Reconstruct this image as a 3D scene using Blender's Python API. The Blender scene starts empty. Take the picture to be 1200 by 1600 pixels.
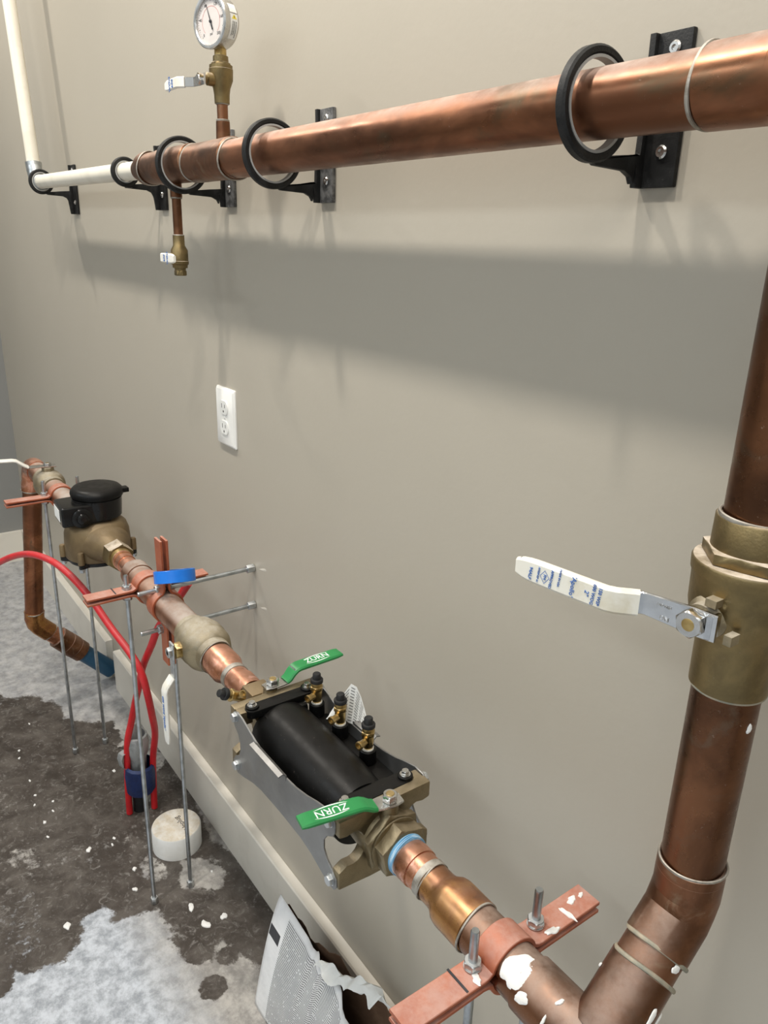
import bpy, bmesh, math, random
import numpy as np
from mathutils import Vector, Matrix
random.seed(7)
S = bpy.context.scene
PI = math.pi
V = Vector

# ------------------------------------------------------------------ camera
cam = bpy.data.cameras.new('camera')
camo = bpy.data.objects.new('camera', cam)
S.collection.objects.link(camo)
S.camera = camo
cam.sensor_fit = 'VERTICAL'
cam.sensor_height = 36.0
cam.lens = 1200.7 / 1600 * 36.0
cam.clip_start = 0.02
camo.matrix_world = Matrix(((0.5853, -0.2819, 0.7602, 0.0),
                            (0.8103, 0.1704, -0.5607, -0.6173),
                            (0.0285, 0.9442, 0.3282, 1.3795),
                            (0, 0, 0, 1)))

# ------------------------------------------------------------------ world, exposure
w = bpy.data.worlds.new('world')
S.world = w
w.use_nodes = True
w.node_tree.nodes['Background'].inputs[0].default_value = (0.9, 0.95, 1.0, 1)
w.node_tree.nodes['Background'].inputs[1].default_value = 0.05
S.view_settings.view_transform = 'Standard'
S.view_settings.look = 'None'
S.view_settings.gamma = 1.0
S.view_settings.use_curve_mapping = False
S.view_settings.exposure = 0.0
S.cycles.use_denoising = True
S.cycles.max_bounces = 8
S.cycles.diffuse_bounces = 4
S.cycles.sample_clamp_indirect = 4.0

# ------------------------------------------------------------------ lamps: ceiling downlights, battens, and unseen panels added for fill
CEIL = 2.72
WARM, COOL = (1.0, 0.945, 0.86), (0.86, 0.94, 1.0)
# x, y, watts, colour, length along the wall (0 = round downlight)
LAMP_ROW = [(-2.75, -0.60, 15, WARM, 0), (-1.22, -0.60, 18.5, WARM, 0), (-0.50, -0.60, 13.5, WARM, 0),
            (-2.0, -0.60, 6, WARM, 0.9), (0.5, -0.60, 11, WARM, 0.9),
            (-2.3, -2.45, 18, COOL, 1.2), (-0.4, -2.45, 21, COOL, 1.2), (1.2, -2.45, 18, COOL, 1.2)]  # these three panels are added out of view as soft cool fill
for i, (lx, ly, pw, lcol, ln) in enumerate(LAMP_ROW):
    l = bpy.data.lights.new('ceiling_glow', 'AREA')
    if ln:
        l.shape = 'RECTANGLE'
        l.size, l.size_y = ln, (0.075 if ln < 1 else 0.58)
    else:
        l.shape = 'DISK'
        l.size = 0.10
    l.energy = pw
    l.color = lcol
    lo = bpy.data.objects.new('ceiling_glow', l)
    lo.location = (lx, ly, CEIL - 0.014)
    S.collection.objects.link(lo)

# ------------------------------------------------------------------ materials
def nd(nt, t, **kw):
    n = nt.nodes.new(t)
    for k, v in kw.items():
        setattr(n, k, v)
    return n

def ramp(nt, src, lo, hi, a=0.0, b=1.0, smooth=True):
    n = nd(nt, 'ShaderNodeMapRange', interpolation_type='SMOOTHSTEP' if smooth else 'LINEAR')
    nt.links.new(src, n.inputs['Value'])
    n.inputs['From Min'].default_value = lo
    n.inputs['From Max'].default_value = hi
    n.inputs['To Min'].default_value = a
    n.inputs['To Max'].default_value = b
    return n.outputs['Result']

def noise(nt, vec, scale, detail=4, rough=0.55, dist=0.0):
    n = nd(nt, 'ShaderNodeTexNoise')
    nt.links.new(vec, n.inputs['Vector'])
    n.inputs['Scale'].default_value = scale
    n.inputs['Detail'].default_value = detail
    n.inputs['Roughness'].default_value = rough
    n.inputs['Distortion'].default_value = dist
    return n.outputs['Fac']

def mathn(nt, op, a, b):
    n = nd(nt, 'ShaderNodeMath', operation=op)
    for i, s in enumerate((a, b)):
        if isinstance(s, (int, float)):
            n.inputs[i].default_value = s
        else:
            nt.links.new(s, n.inputs[i])
    return n.outputs[0]

def mixc(nt, fac, a, b):
    n = nd(nt, 'ShaderNodeMix', data_type='RGBA')
    for s, k in ((fac, 0), (a, 6), (b, 7)):
        if isinstance(s, (int, float)):
            n.inputs[k].default_value = s
        elif isinstance(s, tuple):
            n.inputs[k].default_value = (*s, 1)
        else:
            nt.links.new(s, n.inputs[k])
    return n.outputs[2]

def mat(name, c, rough=0.5, metal=0.0, c2=None, scale=20, lo=0.4, hi=0.65, c3=None, scale3=60,
        dust=0.0, dustc=(0.56, 0.50, 0.45), dscale=30, bump=0.0, bscale=200, stretch=None, rvar=0.0, coat=0.0,
        speck=0.0, spec=0.5):
    m = bpy.data.materials.new(name)
    m.use_nodes = True
    nt = m.node_tree
    b = nt.nodes['Principled BSDF']
    tc = nd(nt, 'ShaderNodeTexCoord')
    vec = tc.outputs['Object']
    if stretch:
        mp = nd(nt, 'ShaderNodeMapping')
        nt.links.new(vec, mp.inputs['Vector'])
        mp.inputs['Scale'].default_value = stretch
        vec = mp.outputs['Vector']
    col = None
    if c2:
        col = mixc(nt, ramp(nt, noise(nt, vec, scale, 5, 0.6, 0.4), lo, hi), c, c2)
    if c3:
        col = mixc(nt, ramp(nt, noise(nt, vec, scale3, 4, 0.6, 0.8), 0.55, 0.72), col or c, c3)
    rg = None
    if rvar:
        rg = ramp(nt, noise(nt, vec, 40, 4), 0.3, 0.7, rough - rvar, rough + rvar)
    if dust or speck:
        geo = nd(nt, 'ShaderNodeNewGeometry')
        sep = nd(nt, 'ShaderNodeSeparateXYZ')
        nt.links.new(geo.outputs['Normal'], sep.inputs[0])
        f = None
        if dust:
            up = ramp(nt, sep.outputs['Z'], 0.30, 0.95)
            f = mathn(nt, 'MULTIPLY', up, ramp(nt, noise(nt, tc.outputs['Object'], dscale, 6, 0.7), 0.32, 0.68, 0.35, 1.0))
            f = mathn(nt, 'MULTIPLY', f, dust)
        if speck:
            s = mathn(nt, 'MULTIPLY', ramp(nt, noise(nt, tc.outputs['Object'], 260, 3, 0.7), 0.66, 0.74), speck)
            f = s if f is None else mathn(nt, 'MAXIMUM', f, s)
        col = mixc(nt, f, col or c, dustc)
        mm = mathn(nt, 'SUBTRACT', 1.0, f)
        nt.links.new(mathn(nt, 'MULTIPLY', mm, metal), b.inputs['Metallic'])
        r0 = rg if rg is not None else rough
        n = nd(nt, 'ShaderNodeMix', data_type='FLOAT')
        nt.links.new(f, n.inputs[0])
        if isinstance(r0, float):
            n.inputs[2].default_value = r0
        else:
            nt.links.new(r0, n.inputs[2])
        n.inputs[3].default_value = 0.95
        nt.links.new(n.outputs[0], b.inputs['Roughness'])
    else:
        b.inputs['Metallic'].default_value = metal
        b.inputs['Roughness'].default_value = rough
        if rg is not None:
            nt.links.new(rg, b.inputs['Roughness'])
    if col is not None:
        nt.links.new(col, b.inputs['Base Color'])
    else:
        b.inputs['Base Color'].default_value = (*c, 1)
    if bump:
        bn = nd(nt, 'ShaderNodeBump')
        bn.inputs['Strength'].default_value = 1.0
        bn.inputs['Distance'].default_value = bump
        nt.links.new(noise(nt, vec, bscale, 3), bn.inputs['Height'])
        nt.links.new(bn.outputs[0], b.inputs['Normal'])
    b.inputs['Coat Weight'].default_value = coat
    b.inputs['Specular IOR Level'].default_value = spec
    return m

COPPER = mat('aged_copper', (0.37, 0.158, 0.080), 0.35, 1.0, (0.18, 0.078, 0.042), 10, 0.36, 0.60, (0.135, 0.09, 0.054), 15,
             dust=0.85, dustc=(0.52, 0.41, 0.35), dscale=26, rvar=0.09, stretch=(0.45, 1, 1), speck=0.15)
COPPER_V = mat('aged_copper_riser', (0.22, 0.100, 0.051), 0.30, 1.0, (0.100, 0.048, 0.027), 11, 0.34, 0.66, (0.16, 0.10, 0.065), 26,
               dust=0.6, dustc=(0.50, 0.40, 0.34), rvar=0.08, speck=0.25)
COPPER_DARK = mat('flux_browned_copper', (0.26, 0.12, 0.065), 0.38, 1.0, (0.14, 0.065, 0.035), 16, 0.38, 0.62, (0.30, 0.19, 0.12), 40,
                  dust=0.7, dustc=(0.46, 0.37, 0.31), rvar=0.08, speck=0.3)
COPPER_NEW = mat('bright_copper', (0.70, 0.33, 0.21), 0.28, 1.0, (0.45, 0.19, 0.10), 22, 0.42, 0.62, (0.78, 0.42, 0.32), 45,
                 dust=0.25, dustc=(0.62, 0.47, 0.40), rvar=0.08)
COPPER_GOLD = mat('heat_tinted_copper', (0.46, 0.23, 0.08), 0.26, 1.0, (0.33, 0.14, 0.06), 26, 0.40, 0.62, (0.20, 0.09, 0.05), 40,
                  dust=0.25, dustc=(0.60, 0.42, 0.33), rvar=0.07)
COPPER_DUSTY = mat('dusty_copper', (0.46, 0.23, 0.14), 0.42, 1.0, (0.28, 0.14, 0.085), 18, 0.38, 0.62, None, 0,
                   dust=1.0, dustc=(0.42, 0.36, 0.315), dscale=14, rvar=0.06)
CLAMP_CU = mat('copper_coated_clamp', (0.46, 0.135, 0.062), 0.5, 0.4, (0.38, 0.10, 0.048), 30, 0.4, 0.65, None, 0,
               dust=0.60, dustc=(0.57, 0.41, 0.36), dscale=40, speck=0.25)
SOLDER = mat('solder', (0.46, 0.43, 0.38), 0.48, 0.8, (0.27, 0.24, 0.20), 70, 0.35, 0.62, dust=0.4, dustc=(0.60, 0.56, 0.5))
GREEN_SOLDER = mat('weathered_solder', (0.25, 0.25, 0.20), 0.65, 0.3, (0.40, 0.34, 0.25), 70, 0.35, 0.62, dust=0.25, dustc=(0.5, 0.45, 0.38))
BRASS = mat('yellow_brass', (0.55, 0.40, 0.17), 0.33, 1.0, (0.40, 0.28, 0.11), 60, 0.4, 0.65, dust=0.15, rvar=0.06)
BRASS_DULL = mat('dull_brass', (0.27, 0.20, 0.095), 0.42, 1.0, (0.185, 0.14, 0.07), 30, 0.38, 0.66, None, 0,
                 dust=0.95, dustc=(0.64, 0.56, 0.47), bump=0.0002, bscale=400, speck=0.12)
BRASS_DUSTY = mat('dusty_cast_brass', (0.36, 0.30, 0.195), 0.52, 0.85, (0.26, 0.215, 0.14), 26, 0.38, 0.66, (0.22, 0.20, 0.15), 18,
                  dust=0.8, dustc=(0.47, 0.43, 0.36), dscale=60, bump=0.0003, bscale=500, speck=0.35)
BRONZE = mat('cast_bronze', (0.21, 0.148, 0.075), 0.5, 0.55, (0.165, 0.115, 0.06), 25, 0.4, 0.65, dust=0.25,
             dustc=(0.44, 0.35, 0.24), bump=0.0003, bscale=500)
BRONZE_PALE = mat('pale_cast_bronze', (0.28, 0.225, 0.135), 0.40, 0.9, (0.20, 0.16, 0.093), 22, 0.4, 0.65, dust=0.3,
                  dustc=(0.46, 0.38, 0.29), bump=0.0003, bscale=600)
ZINC = mat('zinc_plated_steel', (0.55, 0.57, 0.58), 0.36, 1.0, (0.42, 0.44, 0.45), 60, dust=0.35, dustc=(0.66, 0.66, 0.64))
STEEL = mat('stainless_steel', (0.62, 0.61, 0.59), 0.26, 1.0, (0.52, 0.51, 0.49), 60, rvar=0.05)
SHEET = mat('grey_steel_sheet', (0.29, 0.29, 0.285), 0.42, 0.9, (0.24, 0.24, 0.238), 12, dust=0.15, rvar=0.06)
CHROME = mat('chrome_lever', (0.66, 0.66, 0.66), 0.14, 1.0, (0.58, 0.58, 0.58), 50, rvar=0.05)
BLACK = mat('black_plastic', (0.004, 0.004, 0.004), 0.40, 0.0, None, dust=0.02, dustc=(0.28, 0.24, 0.20), dscale=16, speck=0.22, rvar=0.08, spec=0.2)
GLOSSBLACK = mat('gloss_black_plastic', (0.006, 0.006, 0.006), 0.22, 0.0, (0.010, 0.010, 0.010), 30, rvar=0.05, spec=0.3)
RUBBER = mat('black_rubber', (0.007, 0.007, 0.008), 0.6, 0.0, (0.014, 0.014, 0.014), 80)
BLACKIRON = mat('black_enamelled_iron', (0.007, 0.007, 0.007), 0.5, 0.0, (0.016, 0.016, 0.016), 60, spec=0.3, dust=0.4,
                dustc=(0.12, 0.12, 0.115), dscale=120, bump=0.0003, bscale=600, speck=0.45)
DUSTYIRON = mat('dusty_black_iron', (0.05, 0.05, 0.05), 0.5, 0.2, (0.17, 0.17, 0.168), 70, 0.36, 0.6, dust=0.6, dustc=(0.40, 0.40, 0.39), bump=0.0003, bscale=600, speck=0.6)
LINER = mat('grey_liner', (0.35, 0.35, 0.34), 0.6)
WHITEPIPE = mat('cream_white_pipe', (0.83, 0.78, 0.67), 0.42, 0.0, (0.76, 0.71, 0.60), 14, 0.45, 0.7, dust=0.2, dustc=(0.7, 0.66, 0.58))
VINYL = mat('white_vinyl', (0.82, 0.80, 0.74), 0.4, 0.0, (0.74, 0.71, 0.62), 30, 0.5, 0.7)
VINYL_OLD = mat('grubby_white_vinyl', (0.80, 0.77, 0.68), 0.42, 0.0, (0.66, 0.60, 0.46), 22, 0.52, 0.75, dust=0.3, dustc=(0.74, 0.68, 0.56))
GREEN = mat('green_vinyl', (0.022, 0.235, 0.065), 0.36, 0.0, (0.018, 0.205, 0.056), 40)
WHITEINK = mat('white_ink', (0.88, 0.90, 0.88), 0.5, 0.0, (0.84, 0.86, 0.84), 50)
BLUEINK = mat('blue_ink', (0.05, 0.14, 0.42), 0.5, 0.0, (0.09, 0.19, 0.46), 50)
BLACKINK = mat('black_ink', (0.02, 0.02, 0.025), 0.6, 0.0, (0.04, 0.04, 0.045), 50)
YELLOW = mat('yellow_print', (0.85, 0.66, 0.05), 0.5, 0.0, (0.82, 0.62, 0.05), 50)
PAPERLABEL = mat('label_paper', (0.80, 0.80, 0.77), 0.6, 0.0, (0.75, 0.75, 0.72), 50)
DIAL = mat('dial_face', (0.66, 0.61, 0.58), 0.5, 0.0, (0.62, 0.57, 0.54), 40)
REDINK = mat('red_ink', (0.55, 0.10, 0.08), 0.5, 0.0, (0.50, 0.09, 0.07), 50)
REDPEX = mat('red_tubing', (0.60, 0.016, 0.022), 0.34, 0.0, (0.50, 0.014, 0.02), 30, dust=0.3, dustc=(0.62, 0.26, 0.26))
BLUETAPE = mat('glossy_blue_tape', (0.01, 0.17, 0.68), 0.25, 0.0, (0.012, 0.19, 0.72), 50)
NAVYTAPE = mat('navy_tape', (0.010, 0.027, 0.115), 0.45, 0.0, (0.007, 0.018, 0.08), 60, bump=0.0006, bscale=120)
GREYTAPE = mat('grey_duct_tape', (0.33, 0.34, 0.34), 0.5, 0.1, (0.22, 0.23, 0.23), 45, bump=0.0008, bscale=90)
BLUEPIPE = mat('dark_blue_pipe', (0.014, 0.075, 0.15), 0.42, 0.0, (0.02, 0.09, 0.17), 20)
PVC = mat('white_pvc', (0.78, 0.78, 0.76), 0.4, 0.0, (0.74, 0.73, 0.70), 30, dust=1.0, dustc=(0.60, 0.52, 0.40), dscale=55)
OUTLETW = mat('white_outlet_plastic', (0.84, 0.83, 0.79), 0.35, 0.0, (0.82, 0.81, 0.77), 30)
SLOT = mat('dark_slot', (0.10, 0.095, 0.09), 0.7, 0.0, (0.07, 0.065, 0.06), 50)
PLASTER = mat('plaster', (0.82, 0.81, 0.79), 0.8, 0.0, (0.74, 0.73, 0.70), 90, bump=0.0004, bscale=200)
BLUESEAL = mat('blue_thread_sealant', (0.16, 0.38, 0.60), 0.5, 0.0, (0.62, 0.72, 0.78), 30, 0.50, 0.62, stretch=(12, 1, 1))
TRIMW = mat('board_paint', (0.72, 0.68, 0.60), 0.42, 0.0, (0.66, 0.62, 0.54), 10, 0.45, 0.7, dust=0.35, dustc=(0.74, 0.69, 0.61), dscale=18)
DRYDUST = mat('drywall_dust', (0.58, 0.54, 0.47), 0.9, 0.0, (0.52, 0.48, 0.41), 60)
CEILM = mat('ceiling_paint', (0.80, 0.80, 0.79), 0.8, 0.0, (0.78, 0.78, 0.77), 10)
KRAFT = mat('brown_kraft_paper', (0.085, 0.042, 0.020), 0.85, 0.0, (0.12, 0.065, 0.035), 30, bump=0.0006, bscale=80)

def wall_mat(name, c, c2):
    m = bpy.data.materials.new(name)
    m.use_nodes = True
    nt = m.node_tree
    b = nt.nodes['Principled BSDF']
    tc = nd(nt, 'ShaderNodeTexCoord')
    v = tc.outputs['Object']
    nt.links.new(mixc(nt, ramp(nt, noise(nt, v, 1.7, 3), 0.35, 0.7), c, c2), b.inputs['Base Color'])
    b.inputs['Roughness'].default_value = 0.42
    b.inputs['Specular IOR Level'].default_value = 0.5
    bn = nd(nt, 'ShaderNodeBump')
    bn.inputs['Distance'].default_value = 0.0006
    bn.inputs['Strength'].default_value = 0.28
    nt.links.new(noise(nt, v, 130, 3, 0.5), bn.inputs['Height'])
    nt.links.new(bn.outputs[0], b.inputs['Normal'])
    return m
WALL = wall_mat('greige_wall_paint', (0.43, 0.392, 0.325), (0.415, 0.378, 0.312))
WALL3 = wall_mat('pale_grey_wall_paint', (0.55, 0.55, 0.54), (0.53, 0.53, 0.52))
WALL2 = wall_mat('shade_darkened_wall_paint', (0.25, 0.25, 0.24), (0.24, 0.24, 0.23))  # far end wall: its shade is put into a darker, greyer colour

def rod_mat():
    m = bpy.data.materials.new('threaded_zinc_rod')
    m.use_nodes = True
    nt = m.node_tree
    b = nt.nodes['Principled BSDF']
    b.inputs['Metallic'].default_value = 1.0
    b.inputs['Roughness'].default_value = 0.36
    tc = nd(nt, 'ShaderNodeTexCoord')
    nt.links.new(mixc(nt, ramp(nt, noise(nt, tc.outputs['Object'], 40), 0.4, 0.65), (0.52, 0.55, 0.57), (0.36, 0.38, 0.39)), b.inputs['Base Color'])
    return m
ROD = rod_mat()

def bag_mat():
    m = bpy.data.materials.new('printed_paper_sack')
    m.use_nodes = True
    nt = m.node_tree
    b = nt.nodes['Principled BSDF']
    b.inputs['Roughness'].default_value = 0.55
    tc = nd(nt, 'ShaderNodeTexCoord')
    uv = nd(nt, 'ShaderNodeSeparateXYZ')
    nt.links.new(tc.outputs['UV'], uv.inputs[0])
    u, v = uv.outputs['X'], uv.outputs['Y']
    # v: metres down from the top edge, u: metres along the sack
    rows = mathn(nt, 'FRACT', mathn(nt, 'MULTIPLY', v, 205.0), 0)
    row_on = mathn(nt, 'GREATER_THAN', rows, 0.42)
    rowid = mathn(nt, 'FLOOR', mathn(nt, 'MULTIPLY', v, 205.0), 0)
    cmb = nd(nt, 'ShaderNodeCombineXYZ')
    nt.links.new(mathn(nt, 'MULTIPLY', u, 260.0), cmb.inputs[0])
    nt.links.new(mathn(nt, 'MULTIPLY', rowid, 7.31), cmb.inputs[1])
    gl = noise(nt, cmb.outputs[0], 1.0, 1)
    glyph = mathn(nt, 'GREATER_THAN', gl, 0.33)
    blk = nd(nt, 'ShaderNodeCombineXYZ')
    nt.links.new(mathn(nt, 'MULTIPLY', u, 3.0), blk.inputs[0])
    nt.links.new(mathn(nt, 'MULTIPLY', rowid, 0.11), blk.inputs[1])
    para = mathn(nt, 'GREATER_THAN', noise(nt, blk.outputs[0], 1.0, 2), 0.38)
    area = mathn(nt, 'MULTIPLY', mathn(nt, 'GREATER_THAN', u, 0.044), mathn(nt, 'LESS_THAN', u, 0.225))
    area = mathn(nt, 'MULTIPLY', area, mathn(nt, 'GREATER_THAN', v, 0.014))
    ink = mathn(nt, 'MULTIPLY', mathn(nt, 'MULTIPLY', row_on, glyph), mathn(nt, 'MULTIPLY', area, para))
    bar = mathn(nt, 'MULTIPLY', mathn(nt, 'MULTIPLY', mathn(nt, 'GREATER_THAN', u, 0.0015), mathn(nt, 'LESS_THAN', u, 0.036)),
                mathn(nt, 'MULTIPLY', mathn(nt, 'GREATER_THAN', v, 0.060), mathn(nt, 'LESS_THAN', v, 0.084)))
    ink = mathn(nt, 'MAXIMUM', mathn(nt, 'MULTIPLY', ink, 0.7), bar)
    base = mixc(nt, ramp(nt, noise(nt, tc.outputs['Object'], 25), 0.4, 0.7), (0.76, 0.76, 0.76), (0.68, 0.68, 0.69))
    nt.links.new(mixc(nt, ink, base, (0.035, 0.035, 0.04)), b.inputs['Base Color'])
    bn = nd(nt, 'ShaderNodeBump')
    bn.inputs['Distance'].default_value = 0.003
    nt.links.new(noise(nt, tc.outputs['Object'], 28, 3), bn.inputs['Height'])
    nt.links.new(bn.outputs[0], b.inputs['Normal'])
    return m
BAG = bag_mat()

def floor_mat():
    m = bpy.data.materials.new('stained_concrete')
    m.use_nodes = True
    nt = m.node_tree
    b = nt.nodes['Principled BSDF']
    tc = nd(nt, 'ShaderNodeTexCoord')
    v = tc.outputs['Object']
    at = nd(nt, 'ShaderNodeAttribute', attribute_name='stain')
    sep = nd(nt, 'ShaderNodeSeparateColor')
    nt.links.new(at.outputs['Color'], sep.inputs[0])
    wet, cool = sep.outputs[0], sep.outputs[1]
    pale = mixc(nt, ramp(nt, noise(nt, v, 22, 7, 0.7), 0.36, 0.66), (0.24, 0.225, 0.21), (0.47, 0.445, 0.41))
    palec = mixc(nt, ramp(nt, noise(nt, v, 34, 7, 0.72), 0.34, 0.64), (0.29, 0.31, 0.34), (0.58, 0.61, 0.66))
    pale = mixc(nt, cool, pale, palec)
    dark = mixc(nt, ramp(nt, noise(nt, v, 13, 7, 0.68, 0.6), 0.38, 0.68), (0.042, 0.032, 0.025), (0.105, 0.090, 0.077))
    dark = mixc(nt, ramp(nt, noise(nt, v, 48, 5, 0.7, 1.6), 0.52, 0.74), dark, (0.20, 0.185, 0.17))
    fine = ramp(nt, noise(nt, v, 60, 6, 0.75), 0.3, 0.7, -0.28, 0.28)
    wf = ramp(nt, mathn(nt, 'ADD', wet, fine), 0.30, 0.70)
    col = mixc(nt, wf, pale, dark)
    wh = mathn(nt, 'MULTIPLY', ramp(nt, noise(nt, v, 240, 3, 0.6), 0.72, 0.76), 0.55)
    col = mixc(nt, wh, col, (0.62, 0.61, 0.6))
    nt.links.new(col, b.inputs['Base Color'])
    nt.links.new(ramp(nt, wf, 0, 1, 0.85, 0.55), b.inputs['Roughness'])
    bn = nd(nt, 'ShaderNodeBump')
    bn.inputs['Distance'].default_value = 0.002
    nt.links.new(noise(nt, v, 50, 7, 0.7), bn.inputs['Height'])
    nt.links.new(bn.outputs[0], b.inputs['Normal'])
    return m
FLOOR = floor_mat()

# ------------------------------------------------------------------ geometry helpers
def basis(d, up=None):
    d = V(d).normalized()
    a = V(up) if up else (V((0, 0, 1)) if abs(d.z) < 0.9 else V((1, 0, 0)))
    u = (a - d * a.dot(d)).normalized()
    return d, u, d.cross(u)

class G:
    def __init__(s):
        s.v, s.f = [], []
    def add(s, vs, fs):
        n = len(s.v)
        s.v += [V(p) for p in vs]
        s.f += [[i + n for i in f] for f in fs]
        return s
    def loft(s, rings, cap0=True, cap1=True, closed=True):
        n = len(rings[0])
        vs = [p for r in rings for p in r]
        fs = []
        for k in range(len(rings) - 1):
            for i in range(n if closed else n - 1):
                j = (i + 1) % n
                fs.append([k * n + i, k * n + j, (k + 1) * n + j, (k + 1) * n + i])
        if cap0:
            fs.append(list(range(n))[::-1])
        if cap1:
            fs.append([(len(rings) - 1) * n + i for i in range(n)])
        return s.add(vs, fs)
    def lathe(s, prof, o=(0, 0, 0), d=(0, 0, 1), seg=40, phase=0.0, cap0=True, cap1=True):
        d, u, w_ = basis(d)
        o = V(o)
        rings = []
        for t, r in prof:
            r = max(r, 1e-5)
            rings.append([o + d * t + (u * math.cos(2 * PI * i / seg + phase) + w_ * math.sin(2 * PI * i / seg + phase)) * r for i in range(seg)])
        return s.loft(rings, cap0, cap1)
    def cyl(s, a, b, r, seg=32, r2=None):
        a, b = V(a), V(b)
        L = (b - a).length
        return s.lathe([(0, r), (L, r2 if r2 is not None else r)], a, b - a, seg)
    def rounded(s, a, b, r, e=0.0015, seg=32):
        a, b = V(a), V(b)
        L = (b - a).length
        return s.lathe([(0, r - e), (e, r), (L - e, r), (L, r - e)], a, b - a, seg)
    def hex(s, a, b, flat, ch=0.0008, phase=0.0):
        a, b = V(a), V(b)
        L = (b - a).length
        R = flat / math.cos(PI / 6)
        d, u, w_ = basis(b - a)
        n = 24
        rings = []
        for t, k in ((0, 0.0), (ch, 1), (L - ch, 1), (L, 0.0)):
            ring = []
            for i in range(n):
                an = 2 * PI * i / n + phase
                loc = (an - phase) % (PI / 3) - PI / 6
                rh = flat / math.cos(loc)
                r = rh if k else min(rh, flat * 1.01) - ch * 0.3
                ring.append(a + d * t + (u * math.cos(an) + w_ * math.sin(an)) * r)
            rings.append(ring)
        return s.loft(rings)
    def ring(s, o, d, r0, r1, L, seg=48, e=0.0):
        d_, u, w_ = basis(d)
        o = V(o)
        if e:
            prof = [(e, r0), (0, r0 + e), (0, r1 - e), (e, r1), (L - e, r1), (L, r1 - e), (L, r0 + e), (L - e, r0)]
        else:
            prof = [(0, r0), (0, r1), (L, r1), (L, r0)]
        rings = [[o + d_ * t + (u * math.cos(2 * PI * i / seg) + w_ * math.sin(2 * PI * i / seg)) * r for i in range(seg)] for t, r in prof]
        rings.append(rings[0])
        return s.loft(rings, False, False)
    def bead(s, o, d, R, r=0.0016, seg=48, wob=0.0):
        r *= 0.62
        wob *= 1.5
        d_, u, w_ = basis(d)
        o = V(o)
        rings = []
        for i in range(seg + 1):
            a = 2 * PI * (i % seg) / seg
            rr = R + wob * math.sin(3 * a + 1) * r
            c = o + (u * math.cos(a) + w_ * math.sin(a)) * rr + d_ * wob * math.sin(2 * a) * r
            ra = (u * math.cos(a) + w_ * math.sin(a))
            rings.append([c + (ra * math.cos(2 * PI * k / 8) + d_ * math.sin(2 * PI * k / 8) * 1.3) * r for k in range(8)])
        return s.loft(rings, False, False)
    def tube(s, pts, r, seg=20, sub=6, smooth=True):
        P = [V(p) for p in pts]
        if smooth and len(P) > 2:
            Q = []
            for i in range(len(P) - 1):
                p0, p1, p2, p3 = P[max(i - 1, 0)], P[i], P[i + 1], P[min(i + 2, len(P) - 1)]
                for k in range(sub):
                    t = k / sub
                    Q.append(0.5 * ((2 * p1) + (p2 - p0) * t + (2 * p0 - 5 * p1 + 4 * p2 - p3) * t * t + (3 * p1 - p0 - 3 * p2 + p3) * t ** 3))
            Q.append(P[-1])
            P = Q
        rings = []
        u = None
        for i, p in enumerate(P):
            d = (P[min(i + 1, len(P) - 1)] - P[max(i - 1, 0)]).normalized()
            if u is None:
                _, u, _ = basis(d)
            u = (u - d * u.dot(d)).normalized()
            w_ = d.cross(u)
            rr = r[i] if isinstance(r, list) else r
            rings.append([p + (u * math.cos(2 * PI * k / seg) + w_ * math.sin(2 * PI * k / seg)) * rr for k in range(seg)])
        return s.loft(rings)
    def box(s, c, size, R=None):
        c = V(c)
        hx, hy, hz = [k / 2 for k in size]
        vs = [V((x, y, z)) for x in (-hx, hx) for y in (-hy, hy) for z in (-hz, hz)]
        if R:
            vs = [R @ p for p in vs]
        return s.add([c + p for p in vs], [[0, 1, 3, 2], [4, 6, 7, 5], [0, 4, 5, 1], [2, 3, 7, 6], [0, 2, 6, 4], [1, 5, 7, 3]])
    def prism(s, poly, ext, o=(0, 0, 0)):
        o, ext = V(o), V(ext)
        a = [o + V(p) for p in poly]
        return s.loft([a, [p + ext for p in a]])
    def strip(s, pts, wd, widths, th, rnd=0.35, ends=True):
        """flat bar of rounded section swept along pts; wd = width direction"""
        P = [V(p) for p in pts]
        wd = V(wd).normalized()
        rings = []
        N = len(P)
        for i, p in enumerate(P):
            d = (P[min(i + 1, N - 1)] - P[max(i - 1, 0)]).normalized()
            w_ = (wd - d * wd.dot(d)).normalized()
            n = d.cross(w_)
            W = widths[i] if isinstance(widths, (list, tuple)) else widths
            T = th[i] if isinstance(th, (list, tuple)) else th
            hw, ht = W / 2, T / 2
            c = min(hw, ht) * rnd
            sec = [(hw, -ht + c), (hw, ht - c), (hw - c, ht), (-hw + c, ht), (-hw, ht - c), (-hw, -ht + c), (-hw + c, -ht), (hw - c, -ht)]
            rings.append([p + w_ * a + n * b_ for a, b_ in sec])
        return s.loft(rings)
    def build(s, name, m, root=None, label=None, bevel=0.0, ang=38, flat=False, solid=0.0, seg=2):
        me = bpy.data.meshes.new(name)
        off = root_loc(root)
        bm = bmesh.new()
        vs = [bm.verts.new(p - off) for p in s.v]
        for f in s.f:
            try:
                bm.faces.new([vs[i] for i in f])
            except ValueError:
                pass
        bmesh.ops.remove_doubles(bm, verts=bm.verts, dist=1e-6)
        bmesh.ops.recalc_face_normals(bm, faces=bm.faces)
        if bevel:
            es = [e for e in bm.edges if len(e.link_faces) == 2 and e.calc_face_angle(0) > math.radians(30)]
            bmesh.ops.bevel(bm, geom=es, offset=bevel, segments=seg, profile=0.6, affect='EDGES', clamp_overlap=True)
        if solid:
            bmesh.ops.solidify(bm, geom=bm.faces[:], thickness=solid)
        bm.to_mesh(me)
        bm.free()
        me.materials.append(m)
        o = bpy.data.objects.new(name, me)
        S.collection.objects.link(o)
        if root is not None:
            o.parent = root
        if label:
            o['label'] = label
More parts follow.
